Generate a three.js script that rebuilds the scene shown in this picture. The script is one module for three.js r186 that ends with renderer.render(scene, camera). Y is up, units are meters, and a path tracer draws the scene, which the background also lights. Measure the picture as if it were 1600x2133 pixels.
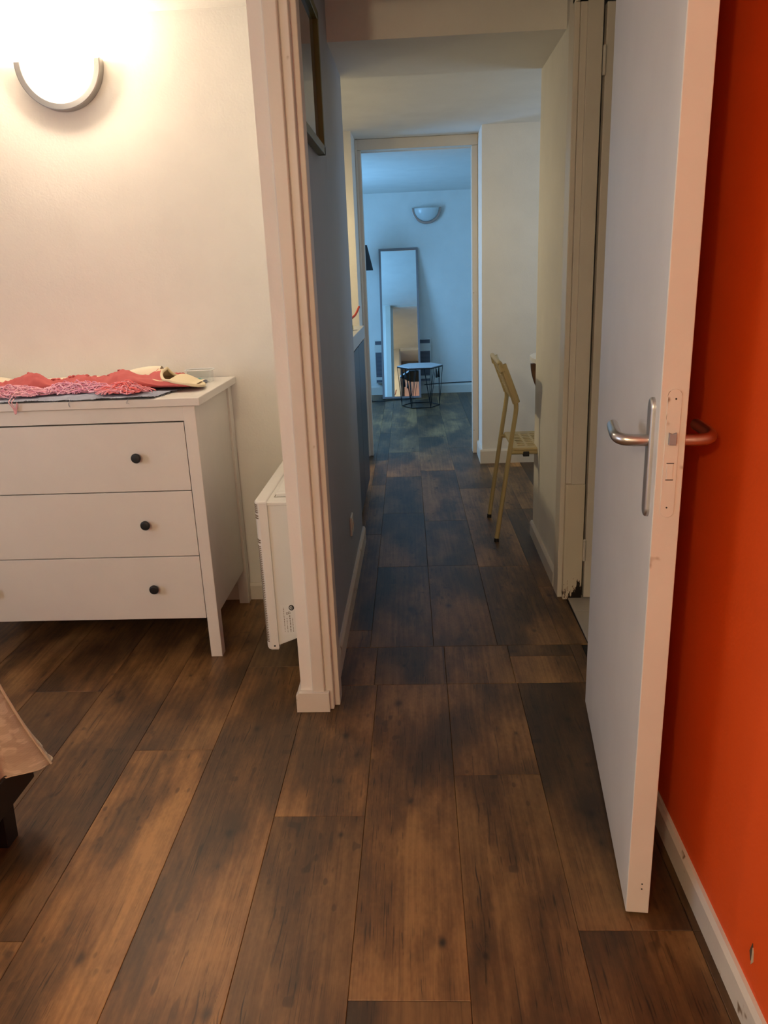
import * as THREE from 'three';
import { RoundedBoxGeometry } from 'three/addons/geometries/RoundedBoxGeometry.js';
import { mergeGeometries, mergeVertices } from 'three/addons/utils/BufferGeometryUtils.js';
import { RectAreaLightUniformsLib } from 'three/addons/lights/RectAreaLightUniformsLib.js';

// ---------------------------------------------------------------- camera, light, exposure
const scene = new THREE.Scene();
const renderer = new THREE.WebGLRenderer({ antialias: true });
renderer.toneMapping = THREE.LinearToneMapping;
renderer.toneMappingExposure = 1.0;
renderer.shadowMap.enabled = true;
RectAreaLightUniformsLib.init();

const camera = new THREE.PerspectiveCamera(67.30, 1600 / 2133, 0.02, 60);
camera.position.set(0, 1.343, 0);
{ // pitched 17 degrees down, turned and rolled a little
  const X = new THREE.Vector3(0.99800, -0.0390, -0.0400), Y = new THREE.Vector3(0.0250, 0.9540, -0.2990);
  X.normalize(); Y.addScaledVector(X, -X.dot(Y)).normalize();
  const Z = new THREE.Vector3().crossVectors(X, Y);
  camera.quaternion.setFromRotationMatrix(new THREE.Matrix4().makeBasis(X, Y, Z));
}
camera.updateMatrixWorld();
const LAMP_WARM = new THREE.Color().setRGB(1.0, 0.81, 0.60);
const CEILING_WARM = new THREE.Color().setRGB(1.0, 0.80, 0.50), CEILING_CD = 4.9, CEILING_AT = [-0.75, 1.98, 1.25];
const SCONCE_CD = 1.8, SCONCE_UP = 50; // glow through the glass; light out of the open top
const DAYLIGHT = new THREE.Color().setRGB(0.22, 0.55, 1.0);
const WINDOW_POWER = 13;
const SIDE_DAYLIGHT = new THREE.Color().setRGB(0.55, 0.76, 1.0), SIDE_POWER = 2.8;
const DUSK = new THREE.Color().setRGB(0.62, 0.76, 1.0), DUSK_POWER = 3.4;
const KITCHEN_WARM = new THREE.Color().setRGB(1.0, 0.80, 0.46);
const KITCHEN_CD = 2.4;
scene.background = new THREE.Color(0.002, 0.0025, 0.004);

// ---------------------------------------------------------------- helpers
let seed = 12345;
function rnd() { seed = (seed * 1664525 + 1013904223) >>> 0; return seed / 4294967296; }
const rr = (a, b) => a + (b - a) * rnd();
function hash3(x, y, s) { let h = (x * 374761393 + y * 668265263 + s * 974711) | 0; h = Math.imul(h ^ (h >>> 13), 1274126177); h ^= h >>> 16; return (h >>> 0) / 4294967296; }
function vn(x, y, s = 0) {
  const xi = Math.floor(x), yi = Math.floor(y); let fx = x - xi, fy = y - yi;
  fx = fx * fx * (3 - 2 * fx); fy = fy * fy * (3 - 2 * fy);
  const a = hash3(xi, yi, s), b = hash3(xi + 1, yi, s), c = hash3(xi, yi + 1, s), d = hash3(xi + 1, yi + 1, s);
  return a + (b - a) * fx + (c - a) * fy + (a - b - c + d) * fx * fy;
}
function fbm(x, y, s = 0, o = 4) { let v = 0, a = 0.5, t = 0; for (let i = 0; i < o; i++) { v += a * vn(x, y, s + i * 17); t += a; a *= 0.5; x *= 2.03; y *= 2.03; } return v / t; }
const clamp = (x, a = 0, b = 1) => Math.min(b, Math.max(a, x));
const sstep = (a, b, x) => { const t = clamp((x - a) / (b - a)); return t * t * (3 - 2 * t); };
const mix = (a, b, t) => a + (b - a) * t;

const used = new Map();
function numbered(n) { const k = used.get(n) || 0; used.set(n, k + 1); return k ? `${n}_${String(k).padStart(3, '0')}` : n; }
function mesh(name, geo, mat, parent = scene) {
  const m = new THREE.Mesh(geo, mat); m.name = parent === scene ? numbered(name) : name; m.castShadow = m.receiveShadow = true; parent.add(m);
  if (parent !== scene) { const n = parent.children.filter(c => c !== m && (c.name === name || c.name.startsWith(name + '_0') || c.name.startsWith(name + '_1') || c.name.startsWith(name + '_2'))).length; if (n) m.name = `${name}_${String(n).padStart(3, '0')}`; }
  return m;
}
function tag(o, label, category, group, kind) {
  if (label) o.userData.label = label; if (category) o.userData.category = category;
  if (group) o.userData.group = group; if (kind) o.userData.kind = kind; return o;
}
function thing(name, label, category, pos = [0, 0, 0], turn = 0, group) {
  const g = new THREE.Group(); g.name = numbered(name); g.position.set(...pos); g.rotation.y = turn; scene.add(g); return tag(g, label, category, group);
}
function struct(name, geo, mat, label) { const m = mesh(name, geo, mat); m.userData.kind = 'structure'; if (label) m.userData.label = label; return m; }
function metricUV(g, k = 1) {
  const p = g.attributes.position, n = g.attributes.normal, uv = new Float32Array(p.count * 2);
  for (let i = 0; i < p.count; i++) {
    const ax = Math.abs(n.getX(i)), ay = Math.abs(n.getY(i)), az = Math.abs(n.getZ(i));
    if (ax >= ay && ax >= az) { uv[2 * i] = p.getZ(i) * k; uv[2 * i + 1] = p.getY(i) * k; }
    else if (ay >= az) { uv[2 * i] = p.getX(i) * k; uv[2 * i + 1] = p.getZ(i) * k; }
    else { uv[2 * i] = p.getX(i) * k; uv[2 * i + 1] = p.getY(i) * k; }
  }
  g.setAttribute('uv', new THREE.BufferAttribute(uv, 2)); return g;
}
function bx(x0, x1, y0, y1, z0, z1, r = 0, seg = 2) {
  const w = Math.abs(x1 - x0), h = Math.abs(y1 - y0), d = Math.abs(z1 - z0);
  let g = r > 0 ? new RoundedBoxGeometry(w, h, d, seg, Math.min(r, w / 2.01, h / 2.01, d / 2.01)) : new THREE.BoxGeometry(w, h, d);
  if (g.index) g = g.toNonIndexed();
  g.translate((x0 + x1) / 2, (y0 + y1) / 2, (z0 + z1) / 2); return metricUV(g);
}
function merge(list) {
  return mergeGeometries(list.map(g => { g = g.index ? g.toNonIndexed() : g; for (const k of Object.keys(g.attributes)) if (!['position', 'normal', 'uv'].includes(k)) g.deleteAttribute(k); if (!g.attributes.uv) metricUV(g); return g; }));
}
function extr(pts, depth, r = 0.001, seg = 2) { // polygon in xy, extruded along +z
  const s = new THREE.Shape(pts.map(p => new THREE.Vector2(p[0], p[1])));
  const g = new THREE.ExtrudeGeometry(s, { depth: depth - 2 * r, bevelEnabled: r > 0, bevelThickness: r, bevelSize: r, bevelOffset: -r, bevelSegments: seg, curveSegments: 12 });
  g.translate(0, 0, r); return metricUV(g);
}
const V = (x, y, z) => new THREE.Vector3(x, y, z);
function tube(points, rad, seg = 24, rs = 10, closed = false) { return new THREE.TubeGeometry(new THREE.CatmullRomCurve3(points, closed, 'catmullrom', 0.4), seg, rad, rs, closed); }
function rod(a, b, r, rs = 10) {
  const d = new THREE.Vector3().subVectors(b, a), g = new THREE.CylinderGeometry(r, r, d.length(), rs);
  g.applyQuaternion(new THREE.Quaternion().setFromUnitVectors(V(0, 1, 0), d.clone().normalize())); g.translate((a.x + b.x) / 2, (a.y + b.y) / 2, (a.z + b.z) / 2); return g;
}
function surf(nu, nv, f, closeV = false) { // grid surface
  const pos = [], uv = [], idx = [];
  for (let i = 0; i <= nu; i++) for (let j = 0; j <= nv; j++) { const p = f(i / nu, j / nv); pos.push(p[0], p[1], p[2]); uv.push(i / nu, j / nv); }
  for (let i = 0; i < nu; i++) for (let j = 0; j < nv; j++) { const a = i * (nv + 1) + j, b = a + nv + 1; idx.push(a, b, a + 1, b, b + 1, a + 1); }
  const g = new THREE.BufferGeometry(); g.setAttribute('position', new THREE.Float32BufferAttribute(pos, 3)); g.setAttribute('uv', new THREE.Float32BufferAttribute(uv, 2)); g.setIndex(idx); g.computeVertexNormals();
  if (closeV) { const n = g.attributes.normal; for (let i = 0; i <= nu; i++) { const a = i * (nv + 1), b = a + nv; const v = V(n.getX(a) + n.getX(b), n.getY(a) + n.getY(b), n.getZ(a) + n.getZ(b)).normalize(); n.setXYZ(a, v.x, v.y, v.z); n.setXYZ(b, v.x, v.y, v.z); } }
  return g;
}
function dataTex(w, h, f, srgb = true) {
  const d = new Uint8Array(w * h * 4);
  for (let y = 0; y < h; y++) for (let x = 0; x < w; x++) { const c = f(x / w, y / h, x, y), i = 4 * (y * w + x); d[i] = clamp(c[0]) * 255; d[i + 1] = clamp(c[1]) * 255; d[i + 2] = clamp(c[2]) * 255; d[i + 3] = 255; }
  const t = new THREE.DataTexture(d, w, h); t.wrapS = t.wrapT = THREE.RepeatWrapping; t.magFilter = THREE.LinearFilter; t.minFilter = THREE.LinearMipmapLinearFilter; t.generateMipmaps = true;
  if (srgb) t.colorSpace = THREE.SRGBColorSpace; t.needsUpdate = true; return t;
}
const std = (o) => new THREE.MeshStandardMaterial(o);
const lin = (r, g, b) => new THREE.Color().setRGB(r, g, b);

// ---------------------------------------------------------------- surface textures
const wrapN = (u, v, k, s, o = 3) => { // tiling noise
  const f = (x, y) => fbm(x * k, y * k, s, o); const a = f(u, v), b = f(u - 1, v), c = f(u, v - 1), d = f(u - 1, v - 1);
  return (a * (1 - u) + b * u) * (1 - v) + (c * (1 - u) + d * u) * v;
};
const rollerBump = dataTex(256, 256, (u, v) => { const n = 0.5 * wrapN(u, v, 24, 3, 2) + 0.5 * wrapN(u, v, 70, 9, 1); return [n, n, n]; }, false);
rollerBump.repeat.set(3, 3);
const paintMap = dataTex(256, 256, (u, v) => { const n = 0.965 + 0.05 * (wrapN(u, v, 9, 5, 4) - 0.5); return [n, n, n * 0.995]; });
const PAINT = { map: paintMap, bumpMap: rollerBump, bumpScale: 0.0006, roughness: 0.75 };
const mWall = std({ ...PAINT, color: lin(0.87, 0.845, 0.80) });
const mCeil = std({ ...PAINT, color: lin(0.88, 0.86, 0.82), roughness: 0.9 });
const mOrange = std({ ...PAINT, color: lin(0.88, 0.095, 0.004), roughness: 0.6 });
const mGreyWall = std({ ...PAINT, color: lin(0.37, 0.41, 0.50), roughness: 0.5 });
const mTrim = std({ map: paintMap, color: lin(0.76, 0.70, 0.62), roughness: 0.4, bumpMap: rollerBump, bumpScale: 0.0002 });
const dirtyMap = dataTex(512, 512, (u, v) => { // chips and scuffs on old gloss paint
  const n = wrapN(u, v, 22, 31, 3), s = wrapN(u, v, 60, 77, 2); const d = sstep(0.69, 0.76, n) * sstep(0.4, 0.6, s);
  const base = 0.96 + 0.05 * (wrapN(u, v, 8, 4, 3) - 0.5); return [mix(base, 0.45, d), mix(base, 0.34, d), mix(base, 0.24, d)];
});
const mTrimWorn = std({ map: dirtyMap, color: lin(0.76, 0.70, 0.62), roughness: 0.42, bumpMap: rollerBump, bumpScale: 0.0003 });
const mDoor = std({ map: paintMap, color: lin(0.80, 0.77, 0.74), roughness: 0.45, bumpMap: rollerBump, bumpScale: 0.0003 });
const mDoorEdge = std({ map: dirtyMap, color: lin(0.78, 0.70, 0.62), roughness: 0.5 });
const mSteel = std({ color: lin(0.55, 0.54, 0.52), metalness: 1, roughness: 0.28 });
const mBrushed = std({ color: lin(0.6, 0.58, 0.56), metalness: 1, roughness: 0.42 });
const mBlack = std({ color: lin(0.012, 0.012, 0.013), roughness: 0.45 });
const mBlackMetal = std({ color: lin(0.015, 0.015, 0.017), roughness: 0.35, metalness: 0.4 });
const mGap = std({ color: lin(0.02, 0.018, 0.015), roughness: 0.9 });
const mWhiteLacquer = std({ map: paintMap, color: lin(0.78, 0.75, 0.70), roughness: 0.42 });
const mPlastic = std({ map: paintMap, color: lin(0.78, 0.75, 0.69), roughness: 0.38 });

// wood print of the planks: eight different boards
const BOARD_L = 1.8, BOARD_W = 0.2377;
function boardTex(k) {
  const S = 100 * k + 7, knots = [], cracks = []; seed = 777 + k * 991;
  for (let i = 0; i < 3 + (k % 3); i++) knots.push([rr(0.03, BOARD_W - 0.03), rr(0.05, BOARD_L), rr(0.006, 0.016), rr(0.6, 1)]);
  for (let i = 0; i < 5; i++) cracks.push([rr(0.02, BOARD_W - 0.02), rr(0, BOARD_L), rr(0.08, 0.34), rr(0.4, 1)]);
  const cath = [BOARD_W * rr(0.35, 0.65), rr(0.5, 1.3), k % 2 ? 1 : 0.45];
  return dataTex(256, 1536, (u, v) => {
    const x = u * BOARD_W, y = v * BOARD_L;
    let warp = 0.020 * (fbm(x * 7, y * 1.6, S) - 0.5) + 0.006 * (fbm(x * 20, y * 5, S + 3, 2) - 0.5), dark = 0;
    for (const [kx, ky, kr, ks] of knots) {
      const dx = (x - kx) / kr, dy = (y - ky) / (kr * 1.7), d2 = dx * dx + dy * dy;
      warp += 0.014 * Math.exp(-d2 * 0.22) * (dx > 0 ? 1 : -1) * Math.min(1, Math.abs(dx));
      dark = Math.max(dark, ks * Math.exp(-d2 * 1.6) * (0.6 + 0.6 * fbm(x * 90, y * 60, S + 8, 2)));
      dark = Math.max(dark, 0.35 * ks * Math.exp(-d2 * 0.12) * sstep(0.35, 0.75, fbm(x * 40, y * 14, S + 21, 3)));
    }
    const cd = (x - cath[0]) / 0.05, cy = (y - cath[1]);
    const ring = Math.sqrt(cd * cd + (cy * 2.3) * (cy * 2.3) * 0.25 + 0.02);
    const g = (x + warp) * 150 * (1 - 0.55 * cath[2]) + ring * 9 * cath[2] * Math.exp(-cd * cd * 0.35);
    const grain = 0.5 + 0.5 * Math.sin(g * 2.1 + 3 * fbm(x * 12, y * 3, S + 5, 2));
    const fine = fbm((x + warp * 0.6) * 560, y * 3.4, S + 11, 2), fine2 = fbm((x + warp) * 170, y * 1.7, S + 13, 2);
    const blotch = fbm(x * 10, y * 3.6, S + 40, 5), patch = fbm(x * 4.5, y * 1.7, S + 60, 3), cloud = fbm(x * 26, y * 13, S + 90, 4);
    const pore = sstep(0.76, 0.92, vn((x + warp) * 540, y * 16, S + 15)) * sstep(0.35, 0.65, blotch);
    const saw = 0.5 + 0.5 * vn(x * 6, y * 260, S + 71), speck = fbm(x * 210, y * 90, S + 120, 2), nick = sstep(0.80, 0.90, vn(x * 70, y * 26, S + 130)) * sstep(0.5, 0.7, vn(x * 9, y * 5, S + 131));
    let t = 0.15 + 0.76 * sstep(0.33, 0.70, 0.55 * blotch + 0.45 * patch) + 0.15 * (grain - 0.5) + 0.20 * (fine - 0.5) + 0.16 * (fine2 - 0.5) + 0.46 * (cloud - 0.5) + 0.04 * (saw - 0.5) + 0.20 * (speck - 0.5); dark = Math.max(dark, 0.34 * nick);
    for (const [cx, cy0, cl, cs] of cracks) {
      const q = (y - cy0) / cl; if (q < 0 || q > 1) continue;
      const off = x - cx - 0.010 * (fbm(y * 9, cx * 50, S + 31, 3) - 0.5) - 0.02 * (q - 0.5) * (cs - 0.6);
      const wd = 0.0012 * Math.sin(q * Math.PI) * (0.5 + vn(y * 40, 3, S + 33));
      dark = Math.max(dark, cs * Math.exp(-(off * off) / (wd * wd + 1e-8)) * sstep(0.3, 0.5, vn(y * 22, cx * 90, S + 35)));
      dark = Math.max(dark, 0.28 * cs * Math.exp(-(off * off) / 0.00012) * Math.sin(q * Math.PI) * vn(x * 90, y * 18, S + 37));
    }
    // tan where t is low, brown, then smoky umber where t is high
    const L = [0.645, 0.49, 0.305], M = [0.465, 0.335, 0.20], D = [0.30, 0.22, 0.14], K = [0.09, 0.065, 0.05];
    t = clamp(t); const out = [];
    for (let c = 0; c < 3; c++) { let a = t < 0.5 ? mix(L[c], M[c], t * 2) : mix(M[c], D[c], t * 2 - 1); a *= 1 - 0.4 * pore; out.push(mix(a, K[c], clamp(dark) * 0.85)); }
    return out;
  });
}
const boards = []; for (let k = 0; k < 8; k++) boards.push(boardTex(k));
const TONES = [[1.0, 1.0, 1.0], [0.78, 0.77, 0.76], [0.56, 0.56, 0.56], [1.25, 1.24, 1.2], [0.40, 0.41, 0.43]];
const plankMats = {};
function plankMat(v, t) {
  const key = v + '_' + t;
  return plankMats[key] ||= std({ map: boards[v], color: lin(...TONES[t]), roughness: 0.45, bumpMap: boards[v], bumpScale: 0.0005 });
}
seed = 4242;

// ---------------------------------------------------------------- floor
const floor = struct('floor', bx(-3.0, 2.4, -0.15, -0.0045, -8.95, 2.1), mGap, 'dark wood-look plank flooring running through all the rooms');
let plankCount = 0;
const SH = 0.0125; // the hall sheet is laid at a slight angle
function plank(x0, x1, z0, z1, shear, v, t) { // z0 > z1
  const g0 = 0.0004, c = 0.0011, th = 0.0045; x0 += g0; x1 -= g0; z0 -= g0; z1 += g0;
  const o = rr(0, BOARD_L - Math.min(BOARD_L - 0.02, z0 - z1)), flip = rnd() < 0.5, back = rnd() < 0.5, W = x1 - x0, q = BOARD_W;
  const P = [], U = [], I = [];
  const add = (x, y, z) => { P.push(x + shear * (z + 2.6), y, z); let u = (x - x0) / q, w = (z0 - z) ; if (flip) u = 1 - u; w = back ? (z0 - z1) - w : w; U.push(u * 0.985 + 0.0075, clamp((w + o) / BOARD_L, 0.002, 0.998)); return P.length / 3 - 1; };
  const top = [add(x0 + c, 0, z0 - c), add(x1 - c, 0, z0 - c), add(x1 - c, 0, z1 + c), add(x0 + c, 0, z1 + c)];
  const tq = [[x0, z0], [x1, z0], [x1, z1], [x0, z1]], ti = [[x0 + c, z0 - c], [x1 - c, z0 - c], [x1 - c, z1 + c], [x0 + c, z1 + c]];
  I.push(top[0], top[1], top[2], top[0], top[2], top[3]);
  for (let i = 0; i < 4; i++) {
    const j = (i + 1) % 4, a = add(ti[i][0], 0, ti[i][1]), b = add(ti[j][0], 0, ti[j][1]), d = add(tq[j][0], -c * 0.9, tq[j][1]), e = add(tq[i][0], -c * 0.9, tq[i][1]);
    I.push(a, e, d, a, d, b);
    const f = add(tq[i][0], -c * 0.9, tq[i][1]), g = add(tq[j][0], -c * 0.9, tq[j][1]), h = add(tq[j][0], -th, tq[j][1]), k = add(tq[i][0], -th, tq[i][1]);
    I.push(f, k, h, f, h, g);
  }
  const geo = new THREE.BufferGeometry(); geo.setAttribute('position', new THREE.Float32BufferAttribute(P, 3)); geo.setAttribute('uv', new THREE.Float32BufferAttribute(U, 2)); geo.setIndex(I); geo.computeVertexNormals();
  const m = new THREE.Mesh(geo, plankMat(v, t)); m.name = plankCount ? `plank_${String(plankCount).padStart(3, '0')}` : 'plank'; plankCount++; m.castShadow = m.receiveShadow = true; floor.add(m);
}
function strip(x0, x1, zFrom, zTo, ends, shear, looks) { // ends: joints between zFrom and zTo, nearest first
  const e = [zFrom, ...ends.filter(z => z < zFrom - 0.02 && z > zTo + 0.02), zTo];
  for (let i = 0; i + 1 < e.length; i++) { const L = looks && looks[i]; plank(x0, x1, e[i], e[i + 1], shear, L ? L[0] : Math.floor(rnd() * 8), L ? L[1] : [0, 1, 1, 2, 0, 1, 3][Math.floor(rnd() * 7)]); }
}
{ // bedroom sheet, nearest joint first; looks are [board, tone]
  const x = i => 0.0695 + i * BOARD_W, Z0 = 1.4, ZT = -2.325, ZB = -3.085;
  const rows = {
    1: [[0.2, -1.302], [[1, 2], [4, 2], [5, 2]]], 0: [[-0.35, -1.83], [[2, 2], [6, 2], [4, 1]]], [-1]: [[-1.135], [[4, 2], [7, 1]]], [-2]: [[-0.15, -1.664], [[3, 0], [6, 2], [1, 0]]],
    [-3]: [[-0.55, -2.464], [[2, 0], [5, 0], [0, 4]]], [-4]: [[-0.45, -1.961], [[6, 1], [3, 3], [4, 1]]], [-5]: [[0.1, -1.27], [[1, 1], [0, 0], [2, 1]]], [-6]: [[-0.8, -2.309], [[4, 2], [5, 2], [1, 0]]],
  };
  for (let i = -12; i <= 2; i++) {
    const a = Math.max(x(i), -2.9), b = Math.min(x(i + 1), 0.575); if (b - a < 0.02) continue;
    const zt = x(i + 1) > -0.39 ? ZT : ZB;
    const r = rows[i] || [[rr(0.2, 1.2), rr(-1.1, -0.2), rr(-2.4, -1.5)], null];
    if (i === 2) strip(a, b, Z0, zt, [-0.1, -1.302], 0, [[3, 1], [2, 2], [6, 4]]); else strip(a, b, Z0, zt, r[0], 0, r[1]);
  }
  // narrow piece in the doorway
  const t = [[-0.31, -0.18], [-0.18, 0.068], [0.068, 0.302], [0.302, 0.531], [0.531, 0.575]];
  const tl = [[[5, 1]], [[6, 2]], [[2, 1]], [[7, 0], [1, 2]], [[3, 0]]];
  t.forEach(([a, b], i) => strip(a, b, ZT - 0.001, -2.6, i === 3 ? [-2.514] : [], 0, tl[i]));
}
{ // hall, middle room and far room sheet
  const x = i => 0.0296 + i * BOARD_W;
  const rows = {
    [-2]: [[-2.745, -3.9, -4.9, -5.6, -6.6, -7.7], [[6, 1], [0, 2], [4, 1], [2, 0], [3, 2], [5, 1], [1, 0]]],
    [-1]: [[-3.422, -4.27, -5.10, -5.848, -6.9, -7.9], [[2, 2], [5, 1], [6, 2], [0, 0], [7, 1], [3, 0], [1, 2]]],
    0: [[-3.423, -4.111, -5.25, -6.394, -7.4, -8.4], [[7, 1], [1, 2], [3, 0], [0, 1], [5, 0], [2, 2], [4, 1]]],
    1: [[-2.604, -3.40, -4.762, -5.963, -7.2, -8.1], [[3, 0], [6, 0], [4, 2], [1, 0], [7, 1], [6, 0], [0, 2]]],
    2: [[-3.15, -4.3, -5.3], [[5, 1], [2, 2], [6, 0], [3, 1]]],
  };
  for (let i = -10; i <= 9; i++) {
    let a = x(i), b = x(i + 1); if (b < -2.35 || a > 2.2) continue; a = Math.max(a, -2.35); b = Math.min(b, 2.2);
    const inHall = b > -0.31 && a < 0.575; const z0 = inHall ? -2.601 : -3.82, r = rows[i] || [[-4.6 + rr(-0.4, 0.4), -5.7 + rr(-0.3, 0.3), -6.8 + rr(-0.4, 0.4), -7.9 + rr(-0.4, 0.4)], null];
    const aa = inHall ? Math.max(a, -0.30) : a, bb = inHall ? Math.min(b, 0.60) : b;
    strip(aa, bb, z0, -8.83, r[0], SH, r[1]);
    if (bb < b - 0.02) strip(bb, b, -3.83, -8.83, r[0], SH); if (aa > a + 0.02) strip(a, aa, -3.83, -8.83, r[0], SH);
  }
}

// ---------------------------------------------------------------- room shell
const zDoorWall = -2.178, zBack = -3.085, xOr = 0.575;
struct('wall_back', merge([bx(-3.0, -0.404, 0, 2.6, -3.25, zBack), bx(-3.0, -0.404, 0, 2.6, -3.78, -3.25)]), mWall, 'cream white wall behind the dresser');
struct('wall_left', merge([bx(-3.0, -2.9, 0, 2.6, zBack, -1.35), bx(-3.0, -2.9, 0, 2.6, 0.05, 2.1), bx(-3.0, -2.9, 0, 0.9, -1.35, 0.05), bx(-3.0, -2.9, 2.0, 2.6, -1.35, 0.05)]), mWall, 'white bedroom wall left of the picture');
struct('wall_front', bx(-2.9, 0.68, 0, 2.6, 2.0, 2.1), mWall, 'white bedroom wall behind the viewer');
struct('wall_right', bx(xOr, xOr + 0.1, 0, 2.6, -2.2, 2.0), mOrange, 'orange painted wall beside the open door');
struct('wall_divider', merge([bx(-0.404, -0.335, 0, 2.6, zBack, zDoorWall), bx(-0.404, -0.335, 0, 2.6, -3.78, zBack), bx(-0.335, -0.312, 0, 2.6, -2.26, zDoorWall)]), mWall, 'end of the white partition wall between bedroom and hall');
struct('wall_hall_left', bx(-0.335, -0.312, 0, 2.6, -3.78, -2.26), mGreyWall, 'slate grey painted hall wall');
struct('wall_above_door', bx(-0.312, xOr, 2.245, 2.6, -2.27, zDoorWall), mWall);
struct('wall_hall_right', merge([bx(xOr, 0.655, 0, 2.6, -2.30, -2.2), bx(xOr, 0.655, 2.19, 2.6, -3.02, -2.30), bx(xOr, 0.655, 0, 2.6, -3.85, -3.06)]), mWall, 'cream hall wall right of the passage');
struct('ceiling_beam', bx(-0.312, xOr, 2.17, 2.6, -3.83, -3.255), mWall, 'dropped beam across the end of the hall');
struct('ceiling', merge([bx(-3.0, -0.312, 2.253, 2.6, zBack, 2.1), bx(-0.312, 0.68, 2.253, 2.6, zDoorWall, 2.1)]), mCeil, 'white bedroom ceiling');
struct('ceiling_hall', bx(-0.40, 1.6, 2.5, 2.6, -3.9, -2.1), mCeil);
struct('ceiling_middle', bx(-2.4, 2.3, 2.215, 2.4, -5.80, -3.78), mCeil, 'white ceiling of the middle room');
// middle room
struct('wall_middle_left', bx(-2.5, -2.4, 0, 2.4, -8.95, -3.7), mWall);
struct('wall_middle_right', bx(2.2, 2.3, 0, 2.4, -8.95, -3.7), mWall);
struct('wall_middle_front', bx(0.655, 2.3, 0, 2.6, -3.85, -3.76), mWall);
const zPier = -5.43, zFrame = -5.76, zFarFront = -5.90;
struct('wall_pier_left', bx(-2.4, -0.400, 0, 2.4, zFarFront, zPier), mWall, 'yellowish lit wall left of the far doorway');
struct('wall_pier_right', bx(0.440, 2.3, 0, 2.4, zFarFront, zPier), mWall, 'wall pier right of the far doorway');
struct('wall_above_far_door', bx(-0.40, 0.44, 2.16, 2.4, zFarFront, zFrame - 0.006), mWall);
{ // bedroom window at dusk, left outside the frame: cool sheen on the door face and the left-facing bevels
  const w = thing('window_3', 'dusk blue window in the left bedroom wall', null, [-2.95, 1.45, -0.65]); w.userData.kind = 'structure';
  const W = 0.70, H = 0.55;
  mesh('window_frame', merge([bx(-0.03, 0.03, H - 0.05, H, -W, W, 0.004), bx(-0.03, 0.03, -H, -H + 0.05, -W, W, 0.004), bx(-0.03, 0.03, -H, H, -W, -W + 0.05, 0.004), bx(-0.03, 0.03, -H, H, W - 0.05, W, 0.004), bx(-0.03, 0.03, -H, H, -0.04, 0.04, 0.004)]), mTrim, w);
  for (const s of [-1, 1]) mesh('pane', bx(-0.012, -0.006, -H + 0.05, H - 0.05, s > 0 ? 0.04 : -W + 0.05, s > 0 ? W - 0.05 : -0.04), std({ color: lin(0.4, 0.5, 0.6), roughness: 0.2, emissive: DUSK, emissiveIntensity: 0.8 }), w);
  const L = new THREE.RectAreaLight(DUSK, DUSK_POWER, 1.3, 1.0); L.position.set(0.055, 0, 0); L.rotation.y = -Math.PI / 2; w.add(L);
}
// daylight window in the right wall of the middle room (outside the frame)
{
  const w = thing('window_2', 'daylit window in the right wall of the middle room', null, [2.2, 1.45, -4.65]); w.userData.kind = 'structure';
  const W = 0.45, H = 0.45;
  mesh('window_frame', merge([bx(-0.03, 0.0, H - 0.05, H, -W, W, 0.004), bx(-0.03, 0.0, -H, -H + 0.05, -W, W, 0.004), bx(-0.03, 0.0, -H, H, -W, -W + 0.05, 0.004), bx(-0.03, 0.0, -H, H, W - 0.05, W, 0.004)]), mTrim, w);
  mesh('pane', bx(-0.012, -0.004, -H + 0.05, H - 0.05, -W + 0.05, W - 0.05), std({ color: lin(0.5, 0.6, 0.7), roughness: 0.2, emissive: SIDE_DAYLIGHT, emissiveIntensity: 1.0 }), w);
  const L = new THREE.RectAreaLight(SIDE_DAYLIGHT, SIDE_POWER, 0.8, 0.8); L.position.set(-0.035, 0, 0); L.rotation.y = Math.PI / 2; w.add(L);
}
// far room
struct('wall_far', bx(-2.5, 2.3, 0, 2.4, -8.95, -8.83), mWall, 'far room wall behind the leaning mirror');
struct('ceiling_far', bx(-2.5, 2.3, 2.145, 2.4, -8.95, -5.90), mCeil, 'far room ceiling');
// far room window wall (left, outside the frame)
struct('wall_far_left', merge([bx(-1.75, -1.65, 0, 0.75, -8.9, -5.9), bx(-1.75, -1.65, 1.75, 2.4, -8.9, -5.9), bx(-1.75, -1.65, 0.75, 1.75, -6.45, -5.9), bx(-1.75, -1.65, 0.75, 1.75, -8.9, -7.75)]), mWall);
struct('wall_far_right', bx(1.6, 1.7, 0, 2.4, -8.9, -5.9), mWall);
// bathroom beyond the hall
struct('wall_bath_back', bx(0.655, 1.6, 0, 2.6, -3.76, -3.66), mWall);
struct('wall_bath_right', bx(1.5, 1.6, 0, 2.6, -3.7, -2.1), mWall);
struct('wall_bath_front', bx(0.68, 1.6, 0, 2.6, -2.2, -2.1), mWall);
{ // bathroom floor tiles
  const tf = struct('floor_bath', bx(0.60, 1.5, -0.004, -0.001, -3.66, -2.2), mGap, 'pale bathroom floor tiles');
  const mt = std({ map: paintMap, color: lin(0.62, 0.58, 0.52), roughness: 0.25 });
  for (let i = 0; i < 4; i++) for (let j = 0; j < 5; j++) mesh('tile', bx(0.602 + i * 0.22, 0.82 + i * 0.22 - 0.003, -0.001, 0.006, -2.86 - 0.30 * j + 0.58, -2.86 - 0.30 * (j + 1) + 0.583, 0.0015, 1), mt, tf);
}

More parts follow.
